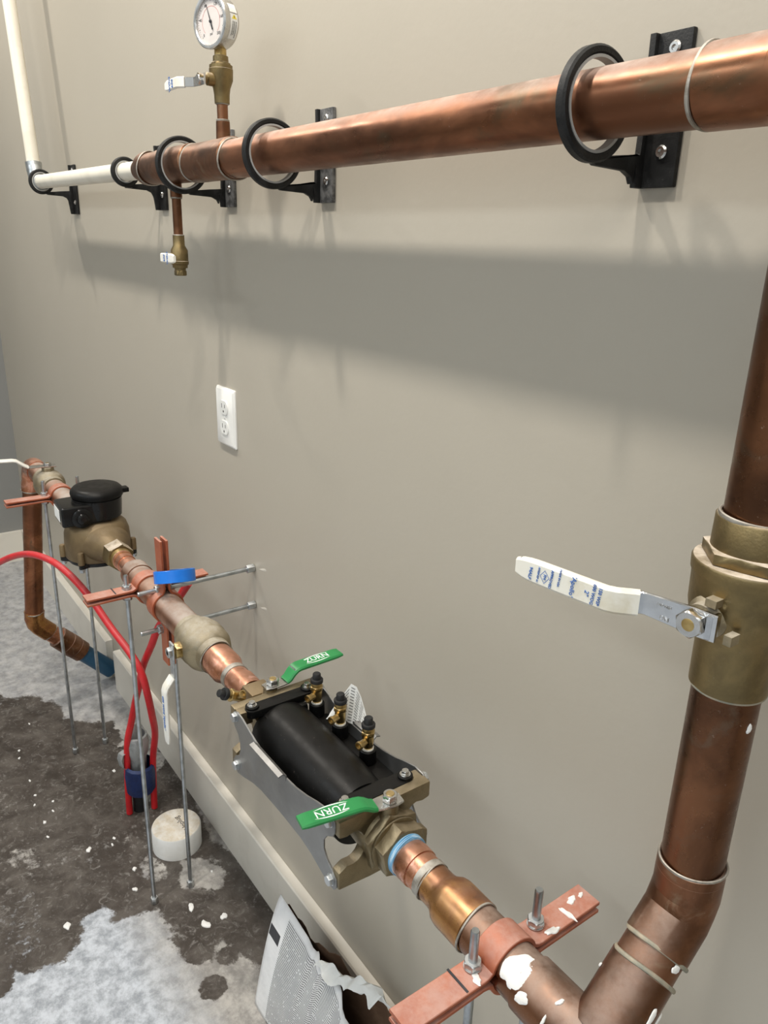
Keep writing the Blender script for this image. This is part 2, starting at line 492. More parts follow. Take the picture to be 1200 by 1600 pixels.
        if not flat:
            me.shade_smooth()
            me.set_sharp_from_angle(angle=math.radians(ang))
        return o

def root_loc(root):
    t = V((0, 0, 0))
    while root is not None:
        t = t + root.location
        root = root.parent
    return t

def thing(name, label, cat, loc=(0, 0, 0), group=None):
    o = bpy.data.objects.new(name, None)
    o.empty_display_size = 0.02
    o.location = loc
    o['label'] = label
    o['category'] = cat
    if group:
        o['group'] = group
    S.collection.objects.link(o)
    return o

def tag(o, label, cat, group=None, kind=None):
    if label:
        o['label'] = label
    if cat:
        o['category'] = cat
    if group:
        o['group'] = group
    if kind:
        o['kind'] = kind
    return o

def letters(txt, o, xd, nd_, size, name, m, root, th=0.0003, wide=1.0):
    """real lettering: text turned to mesh, centred on o, reading along xd, facing nd_"""
    cu = bpy.data.curves.new('lettering', 'FONT')
    cu.body = txt
    cu.size = size
    cu.extrude = th
    cu.align_x = 'CENTER'
    cu.align_y = 'CENTER'
    cu.resolution_u = 2
    tmp = bpy.data.objects.new('lettering', cu)
    S.collection.objects.link(tmp)
    dg = bpy.context.evaluated_depsgraph_get()
    me = bpy.data.meshes.new_from_object(tmp.evaluated_get(dg))
    bpy.data.objects.remove(tmp)
    bpy.data.curves.remove(cu)
    xd = V(xd).normalized()
    n = V(nd_)
    n = (n - xd * n.dot(xd)).normalized()
    y = n.cross(xd)
    off = root_loc(root)
    for v in me.vertices:
        c = v.co.copy()
        v.co = V(o) + xd * c.x * wide + y * c.y + n * c.z - off
    me.materials.clear()
    me.materials.append(m)
    ob = bpy.data.objects.new(name, me)
    S.collection.objects.link(ob)
    ob.parent = root
    return ob

def arc(c, u, v_, r, a0, a1, n=10):
    c, u, v_ = V(c), V(u), V(v_)
    return [c + u * math.cos(math.radians(a0 + (a1 - a0) * i / n)) * r + v_ * math.sin(math.radians(a0 + (a1 - a0) * i / n)) * r for i in range(n + 1)]

# ------------------------------------------------------------------ the room
X0, X1, Y0 = -3.525, 2.0, -2.9
def struct(o):
    o['kind'] = 'structure'
    return o
struct(G().box(((X0 + X1) / 2, 0.05, CEIL / 2), (X1 - X0 + 0.2, 0.1, CEIL)).build('wall_back', WALL, flat=True))
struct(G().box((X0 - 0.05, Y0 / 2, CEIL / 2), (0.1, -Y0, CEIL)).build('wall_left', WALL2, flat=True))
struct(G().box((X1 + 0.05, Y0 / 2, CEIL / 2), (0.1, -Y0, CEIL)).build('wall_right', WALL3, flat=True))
struct(G().box(((X0 + X1) / 2, Y0 - 0.05, CEIL / 2), (X1 - X0 + 0.2, 0.1, CEIL)).build('wall_front', WALL3, flat=True))
struct(G().box(((X0 + X1) / 2, Y0 / 2, CEIL + 0.05), (X1 - X0 + 0.2, -Y0 + 0.2, 0.1)).build('ceiling', CEILM, flat=True))
def board(name, x0, x1, y0, y1, h):
    g = G()
    if x1 - x0 > abs(y1 - y0):
        g.prism([(x0, y0, 0), (x0, y0, h - 0.003), (x0, y0 + 0.003, h), (x0, y1, h), (x0, y1, 0)], (x1 - x0, 0, 0))
    else:
        g.box(((x0 + x1) / 2, (y0 + y1) / 2, h / 2), (x1 - x0, y1 - y0, h))
    return struct(g.build(name, TRIMW, flat=True))
board('baseboard_back', -2.235, X1, -0.0225, -0.0005, 0.1366)
board('baseboard_back.001', X0, -2.31, -0.0225, -0.0005, 0.1366)
board('baseboard_left', X0, X0 + 0.02, Y0, -0.0235, 0.1366)

# floor with its stains
def vnoise(x, y, seed):
    rs = np.random.RandomState(seed)
    T = rs.rand(256, 256)
    xi, yi = np.floor(x).astype(int), np.floor(y).astype(int)
    fx, fy = x - xi, y - yi
    fx, fy = fx * fx * (3 - 2 * fx), fy * fy * (3 - 2 * fy)
    g = lambda a, b: T[a % 256, b % 256]
    return (g(xi, yi) * (1 - fx) + g(xi + 1, yi) * fx) * (1 - fy) + (g(xi, yi + 1) * (1 - fx) + g(xi + 1, yi + 1) * fx) * fy
def fbm(x, y, sc, seed, oc=4):
    t, a, tot = 0, 1.0, 0
    for k in range(oc):
        t = t + a * vnoise(x * sc * 2 ** k + 37.1 * k, y * sc * 2 ** k + 11.7 * k, seed + k)
        tot += a
        a *= 0.55
    return t / tot
def make_floor():
    xs = np.concatenate([np.linspace(X0 - 0.1, -2.7, 8), np.linspace(-2.69, -0.55, 330), np.linspace(-0.5, X1 + 0.1, 12)])
    ys = np.concatenate([np.linspace(Y0 - 0.1, -0.95, 10), np.linspace(-0.94, 0.0, 150), [0.1]])
    XX, YY = np.meshgrid(xs, ys, indexing='ij')
    def sd(poly):
        P = np.array(poly)
        inside = np.zeros(XX.shape, bool)
        D = np.full(XX.shape, 9.0)
        n = len(P)
        for i in range(n):
            a, b = P[i], P[(i + 1) % n]
            ex, ey = b - a
            t = np.clip(((XX - a[0]) * ex + (YY - a[1]) * ey) / (ex * ex + ey * ey + 1e-12), 0, 1)
            D = np.minimum(D, np.hypot(XX - a[0] - t * ex, YY - a[1] - t * ey))
            c = ((a[1] > YY) != (b[1] > YY)) & (XX < (b[0] - a[0]) * (YY - a[1]) / (b[1] - a[1] + 1e-12) + a[0])
            inside ^= c
        return np.where(inside, D, -D)
    dark = [(-2.40, -0.336), (-2.352, -0.309), (-2.332, -0.266), (-2.263, -0.225), (-2.166, -0.203), (-2.09, -0.149), (-2.03, -0.06),
            (-2.0, -0.02), (-1.0, -0.02), (-1.02, -0.10), (-1.097, -0.129), (-1.165, -0.147), (-1.134, -0.182), (-1.181, -0.224), (-1.242, -0.232),
            (-1.303, -0.24), (-1.323, -0.336), (-1.371, -0.335), (-1.366, -0.356), (-1.301, -0.425), (-1.322, -0.469), (-1.324, -0.51),
            (-1.40, -0.56), (-1.75, -0.56), (-2.1, -0.50), (-2.35, -0.42)]
    d = sd(dark) + (fbm(XX, YY, 9, 3) - 0.5) * 0.10
    wet = np.clip(0.5 + d / 0.03, 0, 1)
    def blob(cx, cy, rx, ry, s, val):
        nonlocal wet
        q = np.hypot((XX - cx) / rx, (YY - cy) / ry) + (fbm(XX, YY, 24, s) - 0.5) * 0.9
        k = np.clip((1.0 - q) / 0.18, 0, 1)
        wet = wet * (1 - k) + val * k
    blob(-1.355, -0.105, 0.07, 0.045, 21, 0.18)      # pale patch beside the cap
    blob(-1.43, -0.19, 0.05, 0.03, 22, 0.45)
    blob(-1.95, -0.06, 0.10, 0.05, 23, 0.12)
    blob(-1.82, -0.06, 0.06, 0.04, 24, 0.3)
    blob(-1.075, -0.205, 0.030, 0.030, 25, 1.0)      # dark island nearest the sack
    blob(-1.165, -0.205, 0.028, 0.020, 26, 0.95)
    blob(-1.125, -0.155, 0.03, 0.025, 27, 0.8)
    blob(-1.335, -0.545, 0.05, 0.03, 28, 0.9)
    blob(-1.06, -0.055, 0.05, 0.03, 29, 0.25)
    blob(-1.46, -0.47, 0.12, 0.05, 31, 0.76)
    blob(-1.62, -0.43, 0.07, 0.03, 32, 0.80)
    pk = np.clip((fbm(XX, YY, 14, 41) - 0.60) / 0.08, 0, 1)
    wet = np.where(wet > 0.5, wet - 0.28 * pk, wet)
    wet = np.clip(wet, 0, 1)
    cool = np.clip(((-YY - 0.20) / 0.12), 0, 1) * np.clip((XX + 1.6) / 0.2, 0, 1)
    cool = np.maximum(cool, 0.35 * np.clip((-1.9 - XX) / 0.3, 0, 1))
    n0, n1 = XX.shape
    bm_v = np.stack([XX, YY, np.zeros_like(XX)], -1).reshape(-1, 3)
    I = np.arange(n0 * n1).reshape(n0, n1)
    F = np.stack([I[:-1, :-1], I[1:, :-1], I[1:, 1:], I[:-1, 1:]], -1).reshape(-1, 4)
    me = bpy.data.meshes.new('floor')
    me.from_pydata(bm_v.tolist(), [], F.tolist())
    ca = me.color_attributes.new('stain', 'FLOAT_COLOR', 'POINT')
    buf = np.ones((n0 * n1, 4), np.float32)
    buf[:, 0] = wet.ravel()
    buf[:, 1] = cool.ravel()
    buf[:, 2] = 0
    ca.data.foreach_set('color', buf.ravel())
    me.materials.append(FLOOR)
    o = bpy.data.objects.new('floor', me)
    S.collection.objects.link(o)
    return struct(o)
make_floor()

# lamp fittings; the wide housings dress the added fill panels
for (lx, ly, pw, lcol, ln), lab in zip(LAMP_ROW, (
        'round ceiling downlight over the far upright white pipe', 'round ceiling downlight over the pressure gauge',
        'round ceiling downlight over the copper main near its elbow', 'long ceiling batten over the level white pipe', 'long ceiling batten beyond the copper riser',
        'wide unseen fill panel added at far end of the room', 'wide unseen fill panel added in the middle of the room', 'wide unseen fill panel added beyond the copper riser')):
    t = thing('fill_panel' if ln > 1 else 'ceiling_batten' if ln else 'downlight', lab, 'lamp', (lx, ly, CEIL - 0.011), 'ceiling lamps')
    if ln:
        G().box((lx, ly, CEIL - 0.006), (ln + 0.03, 0.10 if ln < 1 else 0.62, 0.011)).build('housing', CEILM, t, bevel=0.002)
    else:
        G().ring((lx, ly, CEIL - 0.010), (0, 0, 1), 0.058, 0.082, 0.0095, 40).build('trim_ring', CEILM, t)

# ------------------------------------------------------------------ upper copper main
UY, UZ, UR = -0.080, 1.490, 0.0261
t = thing('copper_main', 'long horizontal copper pipe high on the wall with elbow turning down', 'pipe', (-0.75, UY, UZ))
U = lambda x: V((x, UY, UZ + (0.0145 * (-1.12 - x) + 0.001 if x < -1.12 else 0.0)))
G().cyl(U(-1.13), U(-0.345), UR, 56).build('pipe', COPPER, t)
G().lathe([(0, UR + 0.0004), (0.001, UR + 0.0022), (0.052, UR + 0.0024)], U(-0.357), (1, 0, 0), 56).build('elbow_collar', COPPER, t)
g = G()
pts = [U(-0.3095)] + arc((-0.3095, UY, UZ - 0.045), (0, 0, 1), (1, 0, 0), 0.045, 0, 90, 12) + [V((-0.2645, UY, 1.43))]
g.tube(pts, UR + 0.0024, 48, smooth=False)
g.build('elbow', COPPER, t)
G().cyl((-0.2645, UY, 1.445), (-0.2645, UY, 1.195), UR, 56).build('drop_pipe', COPPER_V, t)
# tees and reducer at the far end
G().lathe([(0, 0.0166), (0.001, 0.0186), (0.018, 0.0188), (0.034, UR + 0.001), (0.042, UR + 0.0022), (0.058, UR + 0.0022), (0.0585, UR)],
          U(-1.5160), (1, 0, 0), 56).build('reducer', COPPER_DARK, t)
G().cyl(U(-1.459), U(-1.40), UR, 56).build('pipe', COPPER_DARK, t)
G().lathe([(0, UR), (0.0015, UR + 0.0024), (0.135, UR + 0.0024), (0.1365, UR)], U(-1.401), (1, 0, 0), 56).build('tee', COPPER_DARK, t)
G().lathe([(0, UR), (0.0015, UR + 0.0024), (0.134, UR + 0.0024), (0.1365, UR)], U(-1.255), (1, 0, 0), 56).build('tee', COPPER_DARK, t)
G().cyl(U(-1.27), U(-1.25), UR, 48).build('pipe', COPPER_DARK, t)
for x in (-1.4575, -1.2595, -1.1185, -0.358):
    G().bead(U(x), (1, 0, 0), UR + 0.0016, 0.0022, 56, 0.4).build('solder_ring', SOLDER, t)
DX, GX = -1.350, -1.155
g = G()
g.lathe([(0, 0.0100), (0.022, 0.0100), (0.023, 0.0085)], (DX, UY, UZ - 0.022), (0, 0, -1), 28)
g.build('drop_collar', COPPER_DARK, t)
G().cyl((DX, UY, 1.445), (DX, UY, 1.381), 0.0079, 28).build('drop_stub', COPPER_DARK, t)
G().bead((DX, UY, 1.4447), (0, 0, 1), 0.0088, 0.0018, 28).build('solder_ring', SOLDER, t)
g = G()
g.lathe([(0, 0.0108), (0.033, 0.0100), (0.034, 0.008)], (GX, UY, UZ + 0.020), (0, 0, 1), 28)
g.build('gauge_collar', COPPER, t)
G().cyl((GX, UY, 1.540), (GX, UY, 1.572), 0.0079, 28).build('gauge_stub', COPPER_DARK, t)
G().bead((GX, UY, 1.5445), (0, 0, 1), 0.0085, 0.0020, 28).build('solder_ring', SOLDER, t)

# ------------------------------------------------------------------ cream white pipe
t = thing('white_pipe', 'cream white pipe running level then turning up at far corner', 'pipe', (-1.9, UY, UZ))
WR = 0.0163
G().cyl(U(-2.262), U(-1.512), WR, 40).build('level_pipe', WHITEPIPE, t)
va, vb = V((-2.312, UY, 1.546)), V((-2.5325, UY + 0.005, CEIL - 0.001))
G().cyl(va, vb, WR, 40).build('upright_pipe', WHITEPIPE, t)
vd = (vb - va).normalized()
pts = [U(-2.258)] + [U(-2.268)] + arc((-2.274, UY, UZ + 0.034 + 0.0177), (0, 0, -1), (-1, 0, 0), 0.034, 0, 84, 12) + [va + vd * 0.004]
g = G().tube(pts, WR + 0.0028, 36, smooth=False)
g.lathe([(0, WR + 0.003), (0.022, WR + 0.004), (0.024, WR)], va - vd * 0.012, vd, 36)
g.lathe([(0, WR + 0.003), (0.014, WR + 0.0038), (0.016, WR)], U(-2.268), (1, 0, 0), 36)
g.build('elbow', ZINC, t, 'grey metal elbow')

# ------------------------------------------------------------------ pipe brackets
def bracket(px, rx, R, label, UZ=UZ, pm=None):
    t = thing('pipe_bracket', label, 'bracket', (px, 0, UZ), 'black split ring brackets on the wall')
    W, H = 0.038, 0.119
    pz = 1.490
    G().box((px, -0.003, pz + 0.0025), (W, 0.0055, H)).build('wall_plate', pm or BLACKIRON, t, bevel=0.0012)
    zb, zt = pz + 0.0025 - H / 2, pz + 0.0025 + H / 2
    fx = px - W / 2 + 0.003
    # side flange running out from the plate, carrying the arm
    yr = UY
    rb = UZ - R
    poly = [(0, -0.004, zb), (0, -0.0135, zb), (0, -0.016, zb + 0.020)]
    poly += [(0, -0.0175, rb - 0.012), (0, -0.021, rb - 0.006), (0, -0.030, rb - 0.002)]
    poly += [(0, yr + 0.012, rb - 0.0005), (0, yr + 0.006, rb + 0.003), (0, yr + 0.010, rb + 0.006)]
    poly += [(0, -0.034, rb + 0.010), (0, -0.012, rb + 0.012), (0, -0.010, zt - 0.02), (0, -0.0105, zt), (0, -0.004, zt)]
    G().prism(poly, (0.006, 0, 0), (fx - 0.003, 0, 0)).build('arm', BLACKIRON, t, bevel=0.0007)
    G().ring((rx - 0.005, UY, UZ), (1, 0, 0), R - 0.0075, R, 0.010, 56, 0.0018).build('split_ring', BLACKIRON, t)
    G().ring((rx - 0.0045, UY, UZ), (1, 0, 0), R - 0.0095, R - 0.0072, 0.009, 56).build('liner', LINER, t)
    if abs(rx - fx) > 0.006:
        G().strip([(fx, yr + 0.012, rb + 0.003), (rx, yr + 0.008, rb + 0.003)], (0, 1, 0), 0.012, 0.007).build('ring_link', BLACKIRON, t)
    for z in (zb + 0.028, zt - 0.013):
        g = G().lathe([(0, 0.0056), (0.0016, 0.0056), (0.0030, 0.0042), (0.0030, 0.0022), (0.0014, 0.002)], (px + 0.004, -0.0055, z), (0, -1, 0), 20)
        g.build('screw', STEEL, t)
bracket(-0.450, -0.4605, 0.0425, 'black bracket with split ring nearest the pipe elbow at upper right')
bracket(-0.991, -1.0045, 0.0435, 'black bracket with split ring on bare copper just right of gauge shadow', pm=DUSTYIRON)
bracket(-1.302, -1.3190, 0.0440, 'black bracket with split ring around the browned tee under the gauge', U(-1.319).z, DUSTYIRON)
bracket(-1.612, -1.6020, 0.0270, 'small black bracket ring holding white pipe next to the copper reducer', U(-1.602).z)
bracket(-2.236, -2.2540, 0.0300, 'small black bracket ring at far end of white pipe beside metal elbow', U(-2.254).z)

# ------------------------------------------------------------------ levers and small ball valves
def lever(root, stem, out, along, up_w, reach, joggle, width, sleeve_from, vinyl, th=0.0025, steel=CHROME, sl_w=None, heel=0.012, nutm=STEEL, nut=0.008, sl_th=0.006, name='lever'):
    """flat handle at stem, offset outward by a joggle; returns frame for lettering"""
    stem, out, along = V(stem), V(out).normalized(), V(along).normalized()
    wd = out.cross(along)
    p0 = stem - along * heel
    j0, j1 = reach * 0.26, reach * 0.26 + joggle * 1.35
    path = [p0, stem, stem + along * j0, stem + along * (j0 + (j1 - j0) * 0.15) + out * joggle * 0.06,
            stem + along * (j1 - (j1 - j0) * 0.15) + out * joggle * 0.94, stem + along * j1 + out * joggle, stem + along * reach + out * joggle]
    ws = [width * 1.15, width * 1.2, width * 1.0, width, width, width, width * 0.95]
    lv = G().strip(path, wd, ws, th, 0.5).build(name, steel, root)
    sl = sl_w or width * 1.18
    def at(s):
        # point on the lever's centre line at distance s along the reach
        if s <= j0:
            return stem + along * s
        if s >= j1:
            return stem + along * s + out * joggle
        return stem + along * s + out * joggle * (s - j0) / (j1 - j0)
    ss = [sleeve_from + (reach + 0.004 - sleeve_from) * k / 16 for k in range(17)]
    pts = [at(s) for s in ss]
    ww = [sl] * 13 + [sl * 0.99, sl * 0.95, sl * 0.86, sl * 0.66]
    tt = [sl_th] * 13 + [sl_th, sl_th * 0.97, sl_th * 0.9, sl_th * 0.7]
    G().strip(pts, wd, ww, tt, 0.75).build('sleeve', vinyl, lv, 'vinyl sleeve')
    ph = 0.2
    G().hex(stem + out * th * 0.4, stem + out * (th * 0.4 + nut * 0.85), nut, 0.0009, ph).build('nut', nutm, root)
    G().lathe([(0, nut * 0.52), (nut * 0.98, nut * 0.52), (nut * 1.0, nut * 0.48)], stem, out, 20).build('stem_end', BRASS, root)
    return lv, at, wd

# gauge ball valve
t = thing('gauge_valve', 'small brass ball valve with white lever under the pressure gauge', 'valve', (GX, UY, 1.565))
g = G().lathe([(0, 0.0108), (0.012, 0.0112), (0.020, 0.0125), (0.030, 0.0165), (0.044, 0.0172), (0.0445, 0.0165), (0.049, 0.0165), (0.0495, 0.0128), (0.0505, 0.0122)],
              (GX, UY, 1.5665), (0, 0, 1), 36)
g.build('body', BRASS_DULL, t)
g = G().hex((GX, UY, 1.6125), (GX, UY, 1.6195), 0.0118)
g.lathe([(0, 0.0112), (0.008, 0.0108), (0.009, 0.0085)], (GX, UY, 1.6190), (0, 0, 1), 30)
g.build('end_cap', BRASS_DULL, t)
G().bead((GX, UY, 1.5665), (0, 0, 1), 0.0085, 0.002, 28).build('solder_ring', SOLDER, t)
g = G().lathe([(0, 0.0088), (0.010, 0.0085), (0.0115, 0.0062), (0.024, 0.006)], (GX, UY - 0.012, 1.596), (0, -1, 0), 24)
g.build('stem', BRASS_DULL, t)
lv, at, wd = lever(t, (GX, UY - 0.031, 1.594), (0, -1, 0), (-1, 0, 0.0), None, 0.088, 0.017, 0.0125, 0.036, VINYL, sl_w=0.015, nut=0.0062, sl_th=0.005)
c = at(0.070) + V((0, -0.0028, 0))
letters('WOG', c, (0.02, 0, 1), (0, -1, 0), 0.008, 'lettering', BLUEINK, t)
letters('600', c + V((0.010, 0, 0)), (0.02, 0, 1), (0, -1, 0), 0.008, 'lettering', BLUEINK, t)

# pressure gauge
t = thing('pressure_gauge', 'round steel pressure gauge with white dial and warning sticker atop brass valve', 'gauge', (GX, UY, 1.64))
n = V((0.27, -0.963, 0)).normalized()
gc = V((GX + 0.002, UY, 1.667))
sd_ = V((0, 0, 1)).cross(n).normalized()
g = G().lathe([(0, 0.024), (0.0015, 0.0305), (0.004, 0.0318), (0.024, 0.0322), (0.0245, 0.031)], gc - n * 0.010, n, 56)
g.build('case', STEEL, t)
g = G().ring(gc + n * 0.0135, n, 0.0288, 0.0345, 0.0065, 56, 0.0015)
g.build('bezel', STEEL, t)
G().lathe([(0, 0.0292), (0.0012, 0.0292)], gc + n * 0.0148, n, 48).build('dial', DIAL, t)
g = G()
for i in range(41):
    a = math.radians(225 - 270 * i / 40)
    r = 0.0248 if i % 4 == 0 else 0.0258
    d = sd_ * math.cos(a) + V((0, 0, 1)) * math.sin(a)
    d2 = n.cross(d)
    b0, b1 = gc + n * 0.0161 + d * r, gc + n * 0.0161 + d * 0.0272
    q = 0.00022 if i % 4 else 0.0004
    g.add([b0 - d2 * q, b0 + d2 * q, b1 + d2 * q, b1 - d2 * q], [[0, 1, 2, 3]])
sm = g.build('scale_marks', BLACKINK, t, flat=True)
g = G()
for i in range(60):
    a0 = math.radians(225 - 270 * i / 60)
    a1 = math.radians(225 - 270 * (i + 1) / 60)
    q = [sd_ * math.cos(a) + V((0, 0, 1)) * math.sin(a) for a in (a0, a1)]
    o = gc + n * 0.01612
    g.add([o + q[0] * 0.0182, o + q[1] * 0.0182, o + q[1] * 0.0187, o + q[0] * 0.0187], [[0, 1, 2, 3]])
g.build('red_scale', REDINK, t, flat=True)
for i, s in enumerate(('0', '40', '80', '120', '160', '200')):
    a = math.radians(225 - 270 * i / 5)
    d = sd_ * math.cos(a) + V((0, 0, 1)) * math.sin(a)
    letters(s, gc + n * 0.0162 + d * 0.0222, sd_, n, 0.0052, 'numeral', BLACKINK, t, 0.00005)
letters('psi', gc + n * 0.0162 - V((0, 0, 0.0150)), sd_, n, 0.005, 'lettering', BLACKINK, t, 0.00005)
nd_dir = (sd_ * -0.35 + V((0, 0, 1)) * 0.94).normalized()
g = G().strip([gc + n * 0.0172 - nd_dir * 0.011, gc + n * 0.0172 - nd_dir * 0.002, gc + n * 0.0172 + nd_dir * 0.022], nd_dir.cross(n), [0.0024, 0.0016, 0.0004], 0.0006)
g.lathe([(0, 0.0022), (0.0015, 0.0022), (0.002, 0.0015)], gc + n * 0.0166, n, 16)
g.build('needle', BLACKINK, t)
G().cyl((GX, UY, 1.6365), (GX, UY, 1.6265), 0.0085, 28).hex((GX, UY, 1.6280), (GX, UY, 1.6385), 0.0072).build('stem', BRASS, t)
# curved sticker on the case rim
def rim_patch(a0, a1, t0, t1, rr, name, m, root, parent_label=None):
    g = G()
    k = 8
    rows = []
    for i in range(k + 1):
        a = math.radians(a0 + (a1 - a0) * i / k)
        d = sd_ * math.cos(a) + V((0, 0, 1)) * math.sin(a)
        rows.append([gc + n * t0 + d * rr, gc + n * t1 + d * rr])
    vs = [p for r in rows for p in r]
    g.add(vs, [[2 * i, 2 * i + 1, 2 * i + 3, 2 * i + 2] for i in range(k)])
    return g.build(name, m, root, parent_label)
st = rim_patch(-42, 14, -0.0045, 0.0085, 0.03235, 'warning_sticker', PAPERLABEL, t, 'white sticker with yellow warning triangle')
rim_patch(17, 40, -0.0045, 0.0085, 0.03235, 'sticker', PAPERLABEL, t, 'plain white sticker')
def rim_pt(a, tt, rr=0.0325):
    a = math.radians(a)
    return gc + n * tt + (sd_ * math.cos(a) + V((0, 0, 1)) * math.sin(a)) * rr
g = G().add([rim_pt(3, -0.003), rim_pt(3, 0.006), rim_pt(13, 0.0015, 0.0326)], [[0, 1, 2]])
g.build('warning_triangle', YELLOW, st, flat=True)
g = G()
for tt, m0, a_end in ((0.0042, 0, -34), (0.0015, 1, -30), (-0.0015, 2, -38)):
    a = -2
    while a > a_end:
        l = random.uniform(1.5, 4)
        g.add([rim_pt(a, tt - 0.0006), rim_pt(a, tt + 0.0006), rim_pt(a - l, tt + 0.0006), rim_pt(a - l, tt - 0.0006)], [[0, 1, 2, 3]])
        a -= l + 0.7
g.add([rim_pt(5, 0.0010, 0.0327), rim_pt(5, 0.002, 0.0327), rim_pt(10, 0.002, 0.0327), rim_pt(10, 0.001, 0.0327)], [[0, 1, 2, 3]])
g.build('small_print', BLACKINK, st, flat=True)

# drain valve
t = thing('drain_valve', 'small brass drain valve hanging below the copper tee with white lever', 'valve', (DX, UY, 1.32))
g = G().lathe([(0, 0.0088), (0.0085, 0.0100), (0.009, 0.0128), (0.014, 0.0132), (0.015, 0.0150), (0.020, 0.0154), (0.0205, 0.0146), (0.038, 0.0146), (0.046, 0.0100), (0.062, 0.0098), (0.0625, 0.008)],
              (DX, UY, 1.3225), (0, 0, 1), 32)
g.build('body', BRASS_DULL, t)
G().hex((DX, UY, 1.3185), (DX, UY, 1.3275), 0.0092).build('hose_end', BRASS_DULL, t)
G().bead((DX, UY, 1.3850), (0, 0, 1), 0.009, 0.0015, 24).build('solder_ring', SOLDER, t)
G().lathe([(0, 0.0080), (0.012, 0.0075), (0.013, 0.005), (0.020, 0.005)], (DX, UY - 0.010, 1.348), (0, -1, 0), 20).build('stem', BRASS_DULL, t)
g = G().strip([(DX - 0.009, UY - 0.0285, 1.348), (DX + 0.004, UY - 0.0285, 1.348), (DX + 0.018, UY - 0.031, 1.348), (DX + 0.052, UY - 0.031, 1.3475)],
              (0, 0, 1), [0.011, 0.011, 0.011, 0.010], 0.002)
lv = g.build('lever', CHROME, t)
g = G().strip([(DX - 0.008, UY - 0.0290, 1.348), (DX + 0.004, UY - 0.0293, 1.348), (DX + 0.018, UY - 0.031, 1.348), (DX + 0.048, UY - 0.031, 1.3475), (DX + 0.056, UY - 0.031, 1.3475)],
              (0, 0, 1), [0.0150, 0.0158, 0.0158, 0.0152, 0.011], [0.0052, 0.0055, 0.0055, 0.0055, 0.004], 0.7)
g.build('sleeve', VINYL, lv)
letters('WOG', (DX + 0.030, UY - 0.0342, 1.348), (0.02, 0, 1), (0, -1, 0), 0.0080, 'lettering', BLUEINK, t)
letters('600', (DX + 0.016, UY - 0.0342, 1.348), (0.02, 0, 1), (0, -1, 0), 0.0080, 'lettering', BLUEINK, t)

# ------------------------------------------------------------------ outlet
t = thing('outlet', 'white duplex power outlet with cover plate on the bare wall', 'outlet', (-1.352, 0, 1.058))
ow, oh = 0.079, 0.1135
g = G()
c = V((-1.352, 0, 1.058))
def rr(cx, cz, w_, h, r, y, n_=5):
    out = []
    for sx, sz, a in ((1, 1, 0), (-1, 1, 90), (-1, -1, 180), (1, -1, 270)):
        for k in range(n_ + 1):
            q = math.radians(a + 90 * k / n_)
            out.append(V((cx + sx * (w_ / 2 - r) + r * math.cos(q), y, cz + sz * (h / 2 - r) + r * math.sin(q))))
    return out
g.loft([rr(c.x, c.z, ow, oh, 0.003, -0.0003), rr(c.x, c.z, ow, oh, 0.003, -0.003), rr(c.x, c.z, ow - 0.008, oh - 0.008, 0.003, -0.0068)])
g.build('cover_plate', OUTLETW, t)
for dz in (0.0195, -0.0195):
    g = G()
    cz = c.z + dz
    pr = []
    for k in range(32):
        a = 2 * PI * k / 32
        pr.append((c.x + 0.0168 * math.cos(a), cz + max(-0.0135, min(0.0135, 0.0168 * math.sin(a)))))
    g.loft([[V((x, -0.0060, z)) for x, z in pr], [V((x, -0.0086, z)) for x, z in pr], [V((c.x + (x - c.x) * 0.96, -0.0092, cz + (z - cz) * 0.96)) for x, z in pr]])
    fo = g.build('receptacle', OUTLETW, t)
    for dx, hh in ((-0.0063, 0.0085), (0.0063, 0.0066)):
        G().box((c.x + dx, -0.0092, cz + 0.003), (0.0018, 0.0006, hh)).build('slot', SLOT, fo, flat=True)
    G().cyl((c.x, -0.0089, cz - 0.0075), (c.x, -0.0095, cz - 0.0075), 0.0023, 16).build('ground_hole', SLOT, fo)
G().lathe([(0, 0.0030), (0.001, 0.0030), (0.0016, 0.002)], (c.x, -0.0066, c.z), (0, -1, 0), 16).build('screw', OUTLETW, t)
# ------------------------------------------------------------------ riser ball valve
VX = -0.2645
t = thing('riser_valve', 'large brass ball valve with long white lever on the copper riser', 'valve', (VX, UY, 1.06))
g = G().lathe([(0, 0.0262), (0.0005, 0.0292), (0.040, 0.0297), (0.050, 0.0315), (0.062, 0.0385), (0.070, 0.0400), (0.0955, 0.0408), (0.096, 0.0420), (0.104, 0.0424), (0.106, 0.0412), (0.1062, 0.030)],
              (VX, UY, 1.0595), (0, 0, 1), 64)
g.build('body', BRASS_DULL, t)
g = G().hex((VX, UY, 1.1655), (VX, UY, 1.1755), 0.0325, 0.001, 0.25)
g.lathe([(0, 0.0312), (0.024, 0.0308), (0.0255, 0.0296), (0.0258, 0.0262)], (VX, UY, 1.1750), (0, 0, 1), 56)
g.build('end_cap', BRASS_DULL, t)
G().bead((VX, UY, 1.2005), (0, 0, 1), 0.0285, 0.0024, 56, 0.5).build('solder_ring', SOLDER, t)
G().bead((VX, UY, 1.0592), (0, 0, 1), 0.0278, 0.0016, 56, 0.5).build('solder_ring', GREEN_SOLDER, t)
sz = 1.1265
g = G().lathe([(0, 0.0165), (0.010, 0.0160), (0.013, 0.0125), (0.020, 0.0120), (0.021, 0.008), (0.030, 0.008)], (VX - 0.006, UY - 0.028, sz), (0, -1, 0), 32)
g.box((VX + 0.001, UY - 0.044, sz + 0.0165), (0.0085, 0.011, 0.006))
g.box((VX + 0.018, UY - 0.044, sz - 0.006), (0.006, 0.011, 0.0075))
g.build('stem_boss', BRASS_DUSTY, t)
